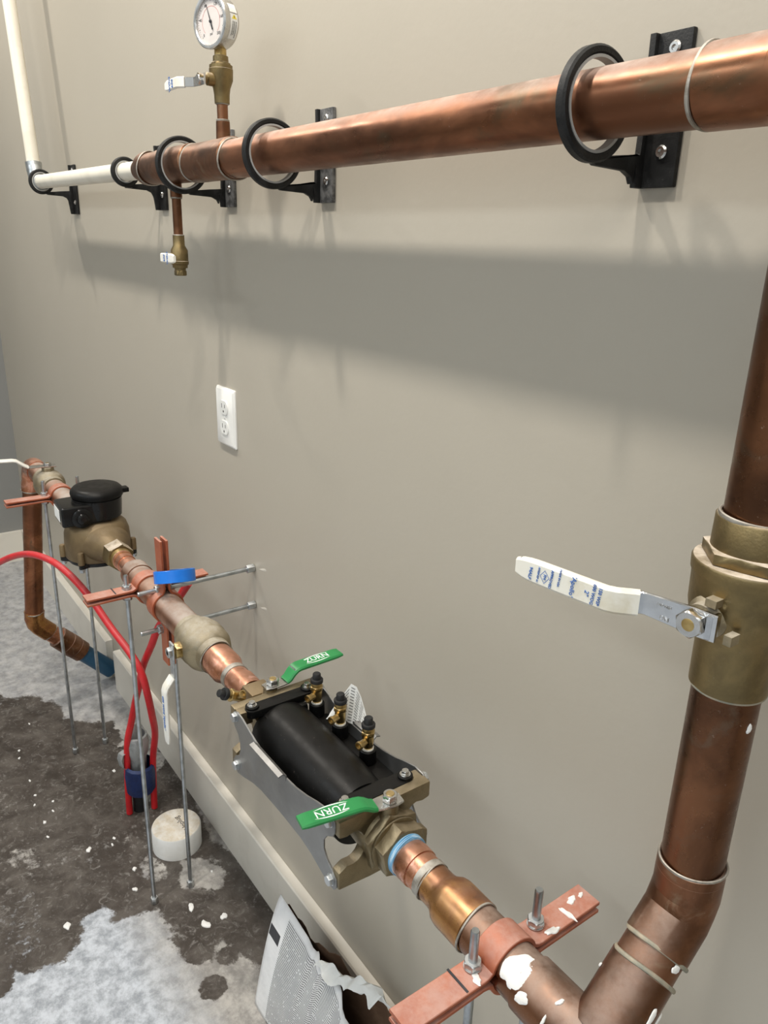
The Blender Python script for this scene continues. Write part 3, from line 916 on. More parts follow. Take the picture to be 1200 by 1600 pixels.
lv, at, wd = lever(t, (VX - 0.0070, UY - 0.053, sz), (0.10, -0.995, 0), (-0.995, -0.10, -0.012), None, 0.147, 0.016, 0.0185, 0.043, VINYL_OLD,
                   th=0.003, sl_w=0.0220, heel=0.017, nut=0.0095, sl_th=0.0075)
G().strip([V((VX + 0.003, UY - 0.054, sz)), V((VX + 0.0055, UY - 0.053, sz)), V((VX + 0.006, UY - 0.043, sz))], (0, 0, 1), 0.019, 0.003).build('stop_tab', CHROME, lv)
outn = V((0.10, -0.995, 0)).normalized()
al = V((-0.995, -0.10, -0.012)).normalized()
upv = V((0, 0, 1))
def on_sleeve(s, z, lift=0.0040):
    return at(s) + outn * lift + upv * z
# markings read upside down on the handle
ital = V((1, 0, 0.0)) * 1.0
letters("'Apollo'", on_sleeve(0.092, 0.0010), (-0.12, 0, -1), outn, 0.0060, 'lettering', BLUEINK, lv)
letters('600 WOG', on_sleeve(0.073, 0.001), (-0.12, 0, -1), outn, 0.0042, 'lettering', BLUEINK, lv)
letters('150 WSP', on_sleeve(0.0675, 0.001), (-0.12, 0, -1), outn, 0.0042, 'lettering', BLUEINK, lv)
letters('2"', on_sleeve(0.079, 0.000), (-0.12, 0, -1), outn, 0.0056, 'lettering', BLUEINK, lv)
letters('MADE IN USA', on_sleeve(0.105, 0.004), (-0.12, 0, -1), outn, 0.0026, 'lettering', BLUEINK, lv)
letters('APPROVED', on_sleeve(0.113, 0.000), (-0.12, 0, -1), outn, 0.0034, 'lettering', BLUEINK, lv)
letters('ANSI/NSF 61', on_sleeve(0.126, 0.000), (-0.12, 0, -1), outn, 0.0026, 'lettering', BLUEINK, lv)
letters('94ALF', on_sleeve(0.134, -0.001), (-0.12, 0, -1), outn, 0.0044, 'lettering', BLUEINK, lv)
g = G()
dc = on_sleeve(0.1195, 0.0)
for (r0, r1) in ((0.0042, 0.0048),):
    pts4 = [(0, 1.25), (1, 0), (0, -1.25), (-1, 0)]
    vs = [dc + upv * a * r + al * b * r for r in (r0, r1) for b, a in pts4]
    g.add(vs, [[i, (i + 1) % 4, 4 + (i + 1) % 4, 4 + i] for i in range(4)])
g.build('diamond_mark', BLUEINK, lv, flat=True)
letters('FM', dc, (-0.12, 0, -1), outn, 0.0040, 'lettering', BLUEINK, lv)
letters('ON', at(0.022) + outn * 0.0018 - upv * 0.006, (1, 0, 0), outn, 0.0050, 'lettering', STEEL, lv)
letters('LEAD FREE', at(0.024) + outn * 0.0018 + upv * 0.004, (1, 0, 0), outn, 0.0028, 'lettering', STEEL, lv)

# ------------------------------------------------------------------ lower copper run: riser foot, tee, reducer
LY = -0.1835
t = thing('copper_riser', 'thick copper riser bending at the floor side into the low pipe', 'pipe', (VX, UY, 0.84))
ELZ = 0.7375 + (UY - LY)
G().cyl((VX, UY, 1.0605), (VX, UY, 0.873), UR, 56).build('riser_pipe', COPPER_V, t)
g = G().lathe([(0, UR), (0.0012, UR + 0.0022), (0.030, UR + 0.0024)], (VX, UY, 0.8870), (0, 0, -1), 56)
dd = V((0, -1, -1)).normalized()
ec = V((VX, UY, ELZ))
# mitred forty-five degree elbow
pts = [ec + V((0, 0, 0.036)), ec + V((0, 0, 0.014))] + [ec + V((0, 0, 0.006)) + dd * 0.006] + [ec + dd * 0.014, ec + dd * 0.046]
g.tube(pts, UR + 0.0024, 56, smooth=False)
g.build('elbow', COPPER_DARK, t, ang=22)
G().cyl(ec + dd * 0.04, ec + dd * 0.085, UR, 56).build('nipple', COPPER_DARK, t)
g = G()
g.lathe([(0, UR), (0.0012, UR + 0.0022), (0.066, UR + 0.0026)], ec + dd * 0.0665, dd, 56)
cn = V((VX, LY, 0.7375))
g.lathe([(0, UR + 0.0026), (0.018, UR + 0.0026), (0.030, 0.021), (0.034, 0.009)], cn, dd, 56)
g.lathe([(0, UR + 0.0026), (0.074, UR + 0.0022), (0.0752, UR)], cn, (-1, 0, 0.0125), 56)
g.build('tee', COPPER_V, t)
g = G()
for p, d in (((VX, UY, 0.8872), (0, 0, 1)),):
    g.bead(p, d, UR + 0.0015, 0.0019, 56, 0.5)
g.build('solder_ring', SOLDER, t)
for q in (0.0462, 0.0665):
    G().bead(ec + dd * q, dd, UR + 0.0014, 0.0026, 56, 0.5).build('solder_ring', GREEN_SOLDER, t, 'greenish weathered solder')
LDIR = V((-1, 0, 0.0125)).normalized()
def L(x):
    return V((x, LY, 0.7378 + (x + 0.3133) * -0.0125))
G().cyl(L(-0.33), L(-0.413), UR, 56).build('low_pipe', COPPER_V, t)
G().lathe([(0, UR), (0.001, UR + 0.0020), (0.036, UR + 0.0022), (0.042, UR + 0.001), (0.050, 0.0222), (0.056, 0.0212), (0.110, 0.0208)], L(-0.4105), LDIR, 56).build('reducer', COPPER_GOLD, t)
G().bead(L(-0.4105), LDIR, UR + 0.001, 0.0017, 56, 0.5).build('solder_ring', SOLDER, t)
g = G().lathe([(0, 0.0208), (0.001, 0.0214), (0.0155, 0.0214), (0.016, 0.0228), (0.030, 0.0232), (0.031, 0.0226), (0.038, 0.0226)], L(-0.4865), LDIR, 48)
g.build('threaded_adapter', COPPER_NEW, t)
g = G().lathe([(0, 0.0208), (0.0005, 0.0222), (0.009, 0.0224), (0.0095, 0.0214)], L(-0.4800), LDIR, 48)
g.bead(L(-0.4800), LDIR, 0.0214, 0.0014, 48, 0.8)
g.build('solder_ring', SOLDER, t)
# plaster splashes lie on the tee: small raised patches following the pipe
def splat(o, axis_o, axis_d, R, size, seed, name, root):
    rnd = random.Random(seed)
    axis_o, axis_d = V(axis_o), V(axis_d).normalized()
    o = V(o)
    foot = axis_o + axis_d * (o - axis_o).dot(axis_d)
    rad = (o - foot).normalized()
    tan = axis_d.cross(rad)
    g = G()
    N = 36
    sx, sy, rot_ = size
    ph = [rnd.uniform(0, 6.28) for _ in range(4)]
    rings = []
    for k, (fr, h) in enumerate(((1.0, 0.0002), (0.86, 0.0011), (0.45, 0.0016))):
        ring = []
        for i in range(N):
            a = 2 * PI * i / N
            r = fr * (1 + 0.16 * math.sin(2 * a + ph[0]) + 0.10 * math.sin(3 * a + ph[1]) + 0.05 * math.sin(7 * a + ph[2]))
            x, y = math.cos(a) * sx * r, math.sin(a) * sy * r
            x, y = x * math.cos(rot_) - y * math.sin(rot_), x * math.sin(rot_) + y * math.cos(rot_)
            an = y / R
            ring.append(foot + axis_d * x + (rad * math.cos(an) + tan * math.sin(an)) * (R + h))
        rings.append(ring)
    g.loft(rings, False, True)
    return g.build(name, PLASTER, root, 'white plaster splash')
RT = UR + 0.0026

for o, a, d, R_, sz_, sd_i in (
        ((-0.342, -0.1980, 0.7600), L(-0.3), LDIR, UR + 0.0014, (0.0120, 0.0210, 0.25), 3),
        ((-0.326, -0.2080, 0.7500), L(-0.3), LDIR, RT, (0.0045, 0.0085, 0.9), 4),
        ((-0.300, -0.2080, 0.7500), L(-0.3), LDIR, RT, (0.0016, 0.0055, 0.0), 5),
        ((-0.297, -0.1930, 0.7640), L(-0.3), LDIR, RT, (0.0022, 0.0040, 0.4), 6),
        ((-0.243, -0.1500, 0.7790), cn, dd, RT, (0.0075, 0.0032, 0.0), 7),
        ((-0.245, -0.1200, 0.8100), cn, dd, UR + 0.0004, (0.0042, 0.0045, 0.3), 8),
        ((-0.240, -0.1400, 0.7700), cn, dd, RT, (0.0055, 0.0026, 0.2), 9),
        ((-0.2810, -0.1500, 0.7860), cn, dd, RT, (0.0022, 0.0012, 0.6), 10),
        ((-0.2400, -0.0850, 1.0350), (VX, UY, 0), (0, 0, 1), UR, (0.0040, 0.0024, 0.4), 11)):
    splat(o, a, d, R_, sz_, sd_i, 'plaster_splash', t)

# ------------------------------------------------------------------ riser clamps and threaded rods
def clamp(o, ax_, ear, upn, R, ext, label, gap=0.0042, wdt=0.029, m=CLAMP_CU, th=0.0042, mark=False):
    """two bent straps around a pipe; ears along +-ear, split plane normal upn"""
    o, ax_, ear, upn = V(o), V(ax_).normalized(), V(ear).normalized(), V(upn).normalized()
    t = thing('riser_clamp', label, 'clamp', o, 'copper coated riser clamps')
    Rm = R + th / 2
    for s in (1, -1):
        h = gap / 2 + th / 2
        k = math.asin(min(1, (h + 0.004) / Rm))
        pts = [o - ear * ext[0] + upn * s * (h + 0.0008), o - ear * (Rm + 0.010) + upn * s * h, o - ear * (Rm + 0.0045) + upn * s * (h + 0.0010)]
        for i in range(15):
            a = k + (PI - 2 * k) * i / 14
            pts.append(o - ear * math.cos(a) * Rm + upn * s * math.sin(a) * Rm)
        pts += [o + ear * (Rm + 0.0045) + upn * s * (h + 0.0010), o + ear * (Rm + 0.010) + upn * s * h, o + ear * ext[1] + upn * s * (h + 0.0008)]
        G().strip(pts, ax_, wdt, th, 0.3).build('strap_half', m, t)
    return t
def rod(a, b, label, nuts, group, r=0.0045, foot=None, nutr=0.0078, anchor=None):
    a, b = V(a), V(b)
    d = (b - a).normalized()
    t = thing('threaded_rod', label, 'rod', a, group)
    Lr = (b - a).length
    # shallow thread cut into the rod as real ridges
    n = int(Lr / 0.0020)
    prof = [(0, r * 0.8)]
    for k in range(n):
        z = 0.001 + k * (Lr - 0.002) / n
        prof += [(z, r * 0.90), (z + 0.001, r)]
    prof += [(Lr, r * 0.8)]
    G().lathe(prof, a, d, 12).build('rod', ROD, t, ang=60)
    for s in nuts:
        G().hex(a + d * (s - 0.0035), a + d * (s + 0.0035), nutr, 0.0008, 0.3).build('nut', ZINC, t)
        if s > 0.03 and Lr - s > 0.003:
            G().ring(a + d * (s - 0.0045), d, r, nutr * 1.12, 0.001, 24).build('washer', ZINC, t)
    if anchor:
        G().hex(a + d * 0.0005, a + d * anchor, nutr * 0.92, 0.0008, 0.1).build('anchor_nut', ZINC, t)
    return t
XN = -0.3735
cz = L(XN).z
clamp(L(XN), (1, 0, 0), (0, 1, 0), (0, 0, 1), UR, (0.1255, 0.1225), 'copper coated riser clamp splashed with plaster nearest the tee')
ZE = cz + 0.0042 / 2 + 0.0042 + 0.0008
nearc = bpy.data.objects[[o.name for o in S.objects if o.name.startswith('riser_clamp')][0]]
G().box((XN - 0.001, LY - 0.058, ZE + 0.0001), (0.0285, 0.0024, 0.0004)).build('marker_line', BLACKINK, nearc, flat=True)
for sx, sy, yy, xx, sd_i in ((0.010, 0.0030, -0.100, XN + 0.006, 31), (0.0035, 0.009, -0.128, XN + 0.011, 32), (0.004, 0.006, -0.083, XN - 0.004, 33), (0.006, 0.004, -0.226, XN + 0.008, 34), (0.0025, 0.0035, -0.070, XN - 0.003, 35)):
    rnd = random.Random(sd_i)
    ph = [rnd.uniform(0, 6) for _ in range(3)]
    def blob_ring(fr, h):
        out = []
        for i in range(20):
            a = 2 * PI * i / 20
            r = fr * (1 + 0.25 * math.sin(2 * a + ph[0]) + 0.15 * math.sin(5 * a + ph[1]))
            out.append(V((xx + math.cos(a) * sx * r, yy + math.sin(a) * sy * r, ZE + h)))
        return out
    G().loft([blob_ring(1, -0.0002), blob_ring(0.85, 0.0008), blob_ring(0.4, 0.0012)]).build('plaster_splash', PLASTER, nearc, 'white plaster splash')
for yy, lab in ((-0.2205, 'bright threaded rod through the near clamp ear on the room side'), (-0.1365, 'bright threaded rod through the near clamp ear on the wall side')):
    rod((XN - 0.004, yy, 0.0), (XN - 0.004, yy, 0.7900), lab, (0.7505, 0.7345), 'upright threaded rods', anchor=0.016)

# mid clamps
MIDB = 0.7507
XM = -1.337
MX = L(XM)
clamp(MX, (1, 0, 0), (0, 1, 0), (0, 0, 1), UR, (0.118, 0.115), 'dusty riser clamp with level ears left of the blue tape', m=CLAMP_CU)
t0 = [o for o in S.objects if o.name.startswith('riser_clamp')][-1]
G().box((XM - 0.001, LY - 0.066, MX.z + 0.0073), (0.0285, 0.0022, 0.0005)).build('marker_line', BLACKINK, t0, flat=True)
rod((XM, -0.2250, 0.0), (XM, -0.2250, 0.785), 'tall zinc rod from the floor through the clamp ear left of blue tape', (MX.z + 0.0105, MX.z - 0.0105), 'upright threaded rods', anchor=0.016)
rod((XM, -0.1415, 0.0), (XM, -0.1415, 0.772), 'zinc rod from the floor standing behind the hanging white lever', (MX.z + 0.0105, MX.z - 0.0105), 'upright threaded rods', anchor=0.016)
XT = -1.250
VM = L(XT)
clamp(VM, (1, 0, 0), (0, 0, -1), (0, 1, 0), UR, (0.128, 0.118), 'riser clamp with upright ears standing through the blue tape roll', gap=0.0050)
for zz, lab in ((0.7775, 'upper zinc rod from the wall passing below the blue tape'), (0.6985, 'lower zinc rod from the wall behind the big brass valve')):
    rod((XT - 0.008, -0.0005, zz), (XT - 0.008, -0.2300, zz), lab, (LY * -1 - 0.0105, LY * -1 + 0.0105), 'level wall rods', anchor=0.016)
# far clamp
XF = -1.962
clamp(L(XF), (1, 0, 0), (0, 1, 0), (0, 0, 1), UR, (0.130, 0.085), 'dusty riser clamp beside the black meter with ear over the copper riser')
FZ = L(XF).z
rod((XF - 0.006, -0.2215, 0.0), (XF - 0.006, -0.2215, 0.802), 'zinc rod from the floor just right of the far copper riser', (FZ + 0.0105, FZ - 0.0105), 'upright threaded rods', anchor=0.016)
rod((XF - 0.006, -0.1390, 0.0), (XF - 0.006, -0.1390, 0.802), 'zinc rod from the floor passing behind the bronze meter', (FZ + 0.0105, FZ - 0.0105), 'upright threaded rods', anchor=0.016)

# roll of blue tape around the upright ears
tc_ = V((XT + 0.016, LY + 0.015, 0.7985))
t = thing('tape_roll', 'shiny blue tape roll hung over the upright clamp ears', 'tape', tc_)
axd = V((-0.34, 0.11, 0.90)).normalized()
G().ring(tc_ - axd * 0.002, axd, 0.0325, 0.0365, 0.0225, 64, 0.0008).build('tape', BLUETAPE, t)
G().ring(tc_ - axd * 0.0015, axd, 0.0305, 0.0324, 0.0215, 64).build('core', BLACKINK, t, 'dark core')

# ------------------------------------------------------------------ mid pipe and big ball valve
t = thing('brass_valve', 'big dusty brass ball valve with hanging white lever beside the wall rods', 'valve', L(-1.09))
g = G().lathe([(0, UR), (0.0005, UR + 0.0026), (0.016, UR + 0.0034), (0.020, 0.0345), (0.034, 0.0398), (0.050, 0.0405), (0.052, 0.0412), (0.062, 0.0412), (0.066, 0.0405),
               (0.082, 0.0375), (0.092, 0.0325), (0.094, UR + 0.0036), (0.108, UR + 0.0030), (0.109, UR)], L(-1.0265), LDIR, 64)
g.build('body', BRASS_DUSTY, t)
G().bead(L(-1.0265), LDIR, UR + 0.0018, 0.0014, 56, 0.6).build('solder_ring', SOLDER, t)
vc = L(-1.083)
g = G().hex(vc + V((0, -0.034, 0)), vc + V((0, -0.0495, 0)), 0.0125, 0.001, 0.1)
g.lathe([(0, 0.014), (0.012, 0.0135), (0.013, 0.006), (0.024, 0.006)], vc + V((0, -0.030, 0)), (0, -1, 0), 28)
g.build('stem_boss', BRASS, t)
lever(t, vc + V((0, -0.053, 0)), (0, -1, 0), (-0.03, 0, -1), None, 0.166, 0.016, 0.0150, 0.046, VINYL, th=0.003, sl_w=0.019, heel=0.016, nut=0.0080, sl_th=0.006, nutm=ZINC, steel=ZINC)
letters("600 WOG", vc + V((-0.003, -0.0728, -0.095)), (-0.03, 0, -1), (0, -1, 0), 0.008, 'lettering', BLUEINK, t)
letters("'Apollo'", vc + V((-0.003, -0.0728, -0.128)), (-0.03, 0, -1), (0, -1, 0), 0.009, 'lettering', BLUEINK, t)

t = thing('low_copper_pipe', 'dusty low copper pipe between bronze meter and big brass valve', 'pipe', L(-1.25))
G().cyl(L(-1.132), L(-1.400), UR, 56).build('pipe', COPPER_DUSTY, t)
G().lathe([(0, UR), (0.001, UR + 0.002), (0.032, UR + 0.0022), (0.040, 0.0245), (0.046, 0.0200), (0.052, 0.0186)], L(-1.382), LDIR, 48).build('reducer', COPPER_DUSTY, t)
g = G().lathe([(0, 0.0180), (0.03, 0.0180), (0.0305, 0.0196), (0.046, 0.0200), (0.0465, 0.0185), (0.052, 0.0185), (0.053, 0.0205), (0.060, 0.0205)], L(-1.430), LDIR, 40)
g.build('threaded_adapter', COPPER_NEW, t)

t = thing('copper_adapter', 'polished copper reducer between big brass valve and backflow preventer', 'pipe', L(-0.99))
G().lathe([(0, UR), (0.0, UR + 0.0004), (0.034, UR + 0.0004), (0.042, 0.0235), (0.050, 0.0208), (0.0580, 0.0204)], L(-1.0245) , -LDIR, 56).build('reducer', COPPER_NEW, t)
G().lathe([(0, 0.0204), (0.0005, 0.0216), (0.011, 0.0216), (0.0115, 0.0204)], L(-0.9670), -LDIR, 48).build('solder_ring', SOLDER, t)
G().lathe([(0, 0.0206), (0.016, 0.0206), (0.0165, 0.0225), (0.052, 0.0225)], L(-0.9560), -LDIR, 48).build('threaded_adapter', COPPER_NEW, t)

# ------------------------------------------------------------------ backflow preventer
ZA = 0.7418
t = thing('backflow_preventer', 'black and bronze backflow preventer with two green handles and steel side plates', 'valve', (-0.70, LY, ZA))
AX = lambda x, dy=0, dz=0: V((x, LY + dy, ZA + dz))
YF, YB = -0.2485, -0.1185
def end_casting(x, sgn):
    # I-shaped yoke seen along the pipe: wide top and bottom bars with a hub between
    ym, hw = LY, 0.0635
    def side(s):
        o = []
        o += [(s * hw, 0.0440), (s * hw, 0.0225), (s * 0.0530, 0.0205)]
        for a in range(0, 181, 20):
            q = math.radians(a)
            o.append((s * (0.0440 - 0.0150 * math.sin(q)), 0.0010 + 0.0215 * math.cos(q)))
        o += [(s * 0.0530, -0.0200), (s * hw, -0.0260), (s * hw, -0.0490)]
        return o
    r = side(1)
    l = side(-1)[::-1]
    poly = [(0, LY + y, ZA + z) for y, z in r + [(0.02, -0.052), (-0.02, -0.052)] + l]
    g = G().prism(poly, (0.014, 0, 0), (x - 0.007, 0, 0))
    c = g.build('end_casting', BRONZE_PALE, t, bevel=0.0022)
    g = G().lathe([(-0.03, 0.030), (0.006, 0.0325), (0.012, 0.0300), (0.018, 0.0260), (0.026, 0.0250)], AX(x), (sgn, 0, 0), 48)
    g.lathe([(0, 0.0125), (0.028, 0.0120), (0.034, 0.0105), (0.046, 0.0100), (0.0465, 0.006)], AX(x + sgn * 0.012), (0, 0, 1), 32)
    g.build('hub', BRONZE_PALE, c)
    # top bar lug reaching inwards over the black cover
    for s in (1, -1):
        G().box(AX(x - sgn * 0.010, s * 0.053, 0.0335), (0.022, 0.019, 0.020)).build('lug', BRONZE_PALE, c, bevel=0.002)
    return c
XE, XW = -0.5730, -0.8330
ce = end_casting(XE, 1)
cw = end_casting(XW, -1)
# union nuts
g = G().hex(AX(XE + 0.0135), AX(XE + 0.0245), 0.0335, 0.0012, 0.18)
g.build('union_flange', BRONZE_PALE, t)
G().lathe([(0, 0.030), (0.001, 0.0325), (0.003, 0.0325), (0.004, 0.030)], AX(XE + 0.0242), (1, 0, 0), 48).build('union_washer', BRONZE_PALE, t)
G().hex(AX(XE + 0.0265), AX(XE + 0.0440), 0.0278, 0.0010, 0.18).build('union_nut', BRONZE_PALE, t)
g = G().lathe([(0, 0.0225), (0.0005, 0.0240), (0.0075, 0.0238), (0.008, 0.0215)], AX(XE + 0.0435), (1, 0, 0), 48)
for k in range(3):
    g.bead(AX(XE + 0.0455 + 0.0022 * k), (1, 0, 0), 0.0240, 0.0009, 48, 0.8)
g.build('thread_sealant', BLUESEAL, t, 'pale blue thread sealant')
g = G().hex(AX(XW - 0.0135), AX(XW - 0.040), 0.0240, 0.0010, 0.1)
g.build('union_nut', BRONZE, t)
G().box(AX(XW - 0.050, 0, 0.004), (0.034, 0.036, 0.046)).build('inlet_block', BRONZE, t, bevel=0.003)
# black cover: barrel, end flanges, web and towers
g = G().lathe([(0, 0.034), (0.0006, 0.0425), (0.010, 0.0455), (0.022, 0.0460), (0.150, 0.0455), (0.182, 0.0425), (0.204, 0.0405), (0.2045, 0.034)], AX(-0.8135, -0.004, -0.002), (1, 0, 0), 64)
bar = g.build('barrel', BLACK, t)
g = G().box(AX(-0.706, 0.046, 0.004), (0.178, 0.034, 0.014))
g.build('web', BLACK, t, bevel=0.004)
for x, s in ((-0.8150, 1), (-0.5890, -1)):
    # slotted cover bar under the top bolts
    pr = []
    for i in range(9):
        a = math.radians(-90 + 180 * i / 8)
        pr.append((0.0105 * math.sin(a) * 1.0, 0.0425 + 0.0105 * math.cos(a)))
    for i in range(9):
        a = math.radians(90 + 180 * i / 8)
        pr.append((0.0105 * math.sin(a), -0.0425 + 0.0105 * math.cos(a)))
    poly = [(x + u_, LY + v_, ZA + 0.0335) for u_, v_ in pr]
    G().prism(poly, (0, 0, 0.0115)).build('cover_bar', BLACK, t, bevel=0.0016)
    g = G().box(AX(x + s * 0.016, 0, 0.012), (0.012, 0.066, 0.050))
    g.build('cover_flange', BLACK, t, bevel=0.006)
    for s2 in (1, -1):
        bo = AX(x - s * 0.001, s2 * 0.0425, 0.0448)
        g = G().lathe([(0, 0.0092), (0.003, 0.0092), (0.0036, 0.0086)], bo, (0, 0, 1), 28)
        wsh = g.build('bolt_seat', BLACK, t)
        g = G().lathe([(0, 0.0066), (0.0011, 0.0066)], bo + V((0, 0, 0.0034)), (0, 0, 1), 24)
        g.hex(bo + V((0, 0, 0.0044)), bo + V((0, 0, 0.0092)), 0.0041, 0.0006, 0.4 * s2)
        g.build('bolt', STEEL, wsh, 'steel hex bolt')
def cock(base, up_, nozzle, lab=None, tower=0.018):
    base, up_, nozzle = V(base), V(up_).normalized(), V(nozzle).normalized()
    if tower:
        G().lathe([(0, 0.0112), (tower - 0.001, 0.0108), (tower, 0.0098)], base - up_ * tower, up_, 32).build('tower', BLACK, t)
        G().lathe([(0, 0.0078), (0.002, 0.0078)], base, up_, 24).build('sealing_ring', VINYL, t)
    g = G().lathe([(0.001, 0.0062), (0.006, 0.0070), (0.013, 0.0074), (0.020, 0.0074), (0.0205, 0.0066), (0.022, 0.0066), (0.0225, 0.0076), (0.032, 0.0078), (0.0335, 0.0068)], base, up_, 28)
    g.hex(base + up_ * 0.0205, base + up_ * 0.0265, 0.0080, 0.0006, 0.3)
    c = g.build('test_cock', BRASS, t)
    b = base + up_ * 0.0125
    G().lathe([(0.004, 0.0048), (0.013, 0.0046), (0.0150, 0.0056), (0.0185, 0.0056), (0.0187, 0.0036), (0.0155, 0.0034)], b, nozzle, 20).build('nozzle', BRASS, c)
    g = G().lathe([(0.0325, 0.0088), (0.0365, 0.0090), (0.0375, 0.0084), (0.0378, 0.0060), (0.0450, 0.0056), (0.0460, 0.0048)], base, up_, 24)
    g.build('cap', RUBBER, c, 'black rubber cap')
    return c
for x in (-0.7975, -0.7370, -0.6720):
    cock((x, -0.1360, 0.7730), (0, 0, 1), (0.25, -1, 0))
cock((-0.880, -0.2080, 0.7620), (0.10, -0.86, 0.50), (0.75, 0.10, 0.55), tower=0)
# side plates
def side_plate(y, s, tab):
    P = [(-0.8290, 0.7690), (-0.8250, 0.7840), (-0.8150, 0.7880), (-0.8000, 0.7855), (-0.7850, 0.7800), (-0.7650, 0.7735), (-0.7500, 0.7705), (-0.7300, 0.7690), (-0.6850, 0.7690), (-0.6600, 0.7710),
         (-0.6350, 0.7765), (-0.6150, 0.7830), (-0.5950, 0.7880), (-0.5800, 0.7870), (-0.5735, 0.7800), (-0.5735, 0.7680), (-0.5780, 0.7600), (-0.5900, 0.7520), (-0.5965, 0.7420), (-0.5965, 0.7300), (-0.5900, 0.7200),
         (-0.5770, 0.7120), (-0.5700, 0.7050), (-0.5690, 0.6950), (-0.5740, 0.6880), (-0.5850, 0.6870), (-0.6000, 0.6920), (-0.6250, 0.7010), (-0.6500, 0.7055), (-0.7000, 0.7070), (-0.7500, 0.7055), (-0.7750, 0.7010),
         (-0.8000, 0.6930), (-0.8200, 0.6880), (-0.8310, 0.6920), (-0.8330, 0.7030), (-0.8270, 0.7120), (-0.8150, 0.7200), (-0.8100, 0.7310), (-0.8100, 0.7420), (-0.8150, 0.7540), (-0.8250, 0.7610)]
    p = G().prism([(x, y, z) for x, z in P], (0, 0.0024 * s, 0)).build('side_plate', SHEET, t, bevel=0.0005, seg=1)
    # folded lip
    a, b = (-0.7600, -0.6830)
    pts = [V((a, y + 0.0012 * s, 0.765)), V((a, y + 0.0012 * s, 0.7725)), V((a, y + 0.004 * s * tab, 0.7765)), V((a, y + 0.010 * s * tab, 0.7745))]
    g = G()
    rows = [[q + V((dx, 0, 0)) for q in pts] for dx in (0, b - a)]
    g.loft([rows[0], rows[1]], False, False, closed=False)
    g.build('lip', SHEET, p, solid=0.0016)
    for x, z in ((-0.8200, 0.7780), (-0.8210, 0.7010), (-0.5800, 0.6990), (-0.5830, 0.7780)):
        o = V((x, y, z))
        d = V((0, -s, 0))
        g = G().hex(o - d * 0.0, o + d * 0.0056, 0.0058, 0.0007, 0.2)
        g.lathe([(0, 0.0072), (0.0010, 0.0072)], o, d, 24)
        g.build('bolt', ZINC, p, 'zinc hex bolt')
side_plate(YF, 1, -1)
side_plate(YB, -1, -1)
# green handles
def green_handle(stem, along, reach, rise, side_rot=0.0):
    stem, along = V(stem), V(along).normalized()
    wd = V((0, 0, 1)).cross(along)
    Z = V((0, 0, 1))
    g = G().strip([stem - along * 0.014, stem - along * 0.005, stem + along * 0.012, stem + along * 0.022, stem + along * 0.034 + Z * rise], wd, [0.015, 0.021, 0.021, 0.018, 0.017], 0.0028, 0.5)
    h = g.build('handle', STEEL, t, 'steel handle with green vinyl grip')
    pts = [stem + along * 0.019 + Z * 0.0003, stem + along * 0.024 + Z * rise * 0.18, stem + along * 0.030 + Z * rise * 0.62, stem + along * 0.036 + Z * rise * 0.92, stem + along * 0.042 + Z * rise]
    k = 10
    pts += [stem + along * (0.042 + (reach - 0.042) * (i + 1) / k) + Z * rise for i in range(k)]
    ww = [0.0200, 0.0205, 0.0215, 0.0222, 0.0225] + [0.0225] * (k - 2) + [0.0222, 0.0205]
    tt = [0.0052, 0.0058, 0.0062, 0.0064, 0.0064] + [0.0064] * (k - 2) + [0.0060, 0.0040]
    gr = G().strip(pts, wd, ww, tt, 0.6).build('grip', GREEN, h, 'green vinyl grip')
    top = lambda s: stem + along * s + Z * (rise + 0.0034)
    rd = along
    c = top(0.042 + (reach - 0.042) * 0.44)
    letters('ZURN', c, rd, Z, 0.0142, 'logo', WHITEINK, gr, 0.0002, 1.0)
    yv = Z.cross(rd)
    g = G()
    for s in (1, -1):
        up_, lo = [], []
        for i in range(17):
            u_ = -1 + 2 * i / 16
            xx = u_ * 0.0200
            base_ = 0.0058 + 0.0016 * (1 - u_ * u_) 
            up_.append(c + rd * (xx + s * 0.001) + yv * s * (base_ + 0.0014 * (1 - u_ * u_) + 0.0001))
            lo.append(c + rd * (xx + s * 0.001) + yv * s * base_)
        g.loft([up_, lo], False, False, closed=False)
    g.build('logo_arc', WHITEINK, gr, flat=True, solid=0.0002)
    G().hex(stem + Z * 0.0012, stem + Z * 0.0100, 0.0078, 0.0010, 0.35).build('nut', STEEL, t)
    G().lathe([(0, 0.0050), (0.0102, 0.0050), (0.0108, 0.0045)], stem, Z, 24).build('stem_end', BRASS, t)
green_handle((XE + 0.0125, LY, 0.7905), (-0.17, -1, 0), 0.108, 0.0085)
green_handle((XW - 0.0095, LY + 0.003, 0.7925), (-0.02, 1, 0), 0.112, 0.0160)

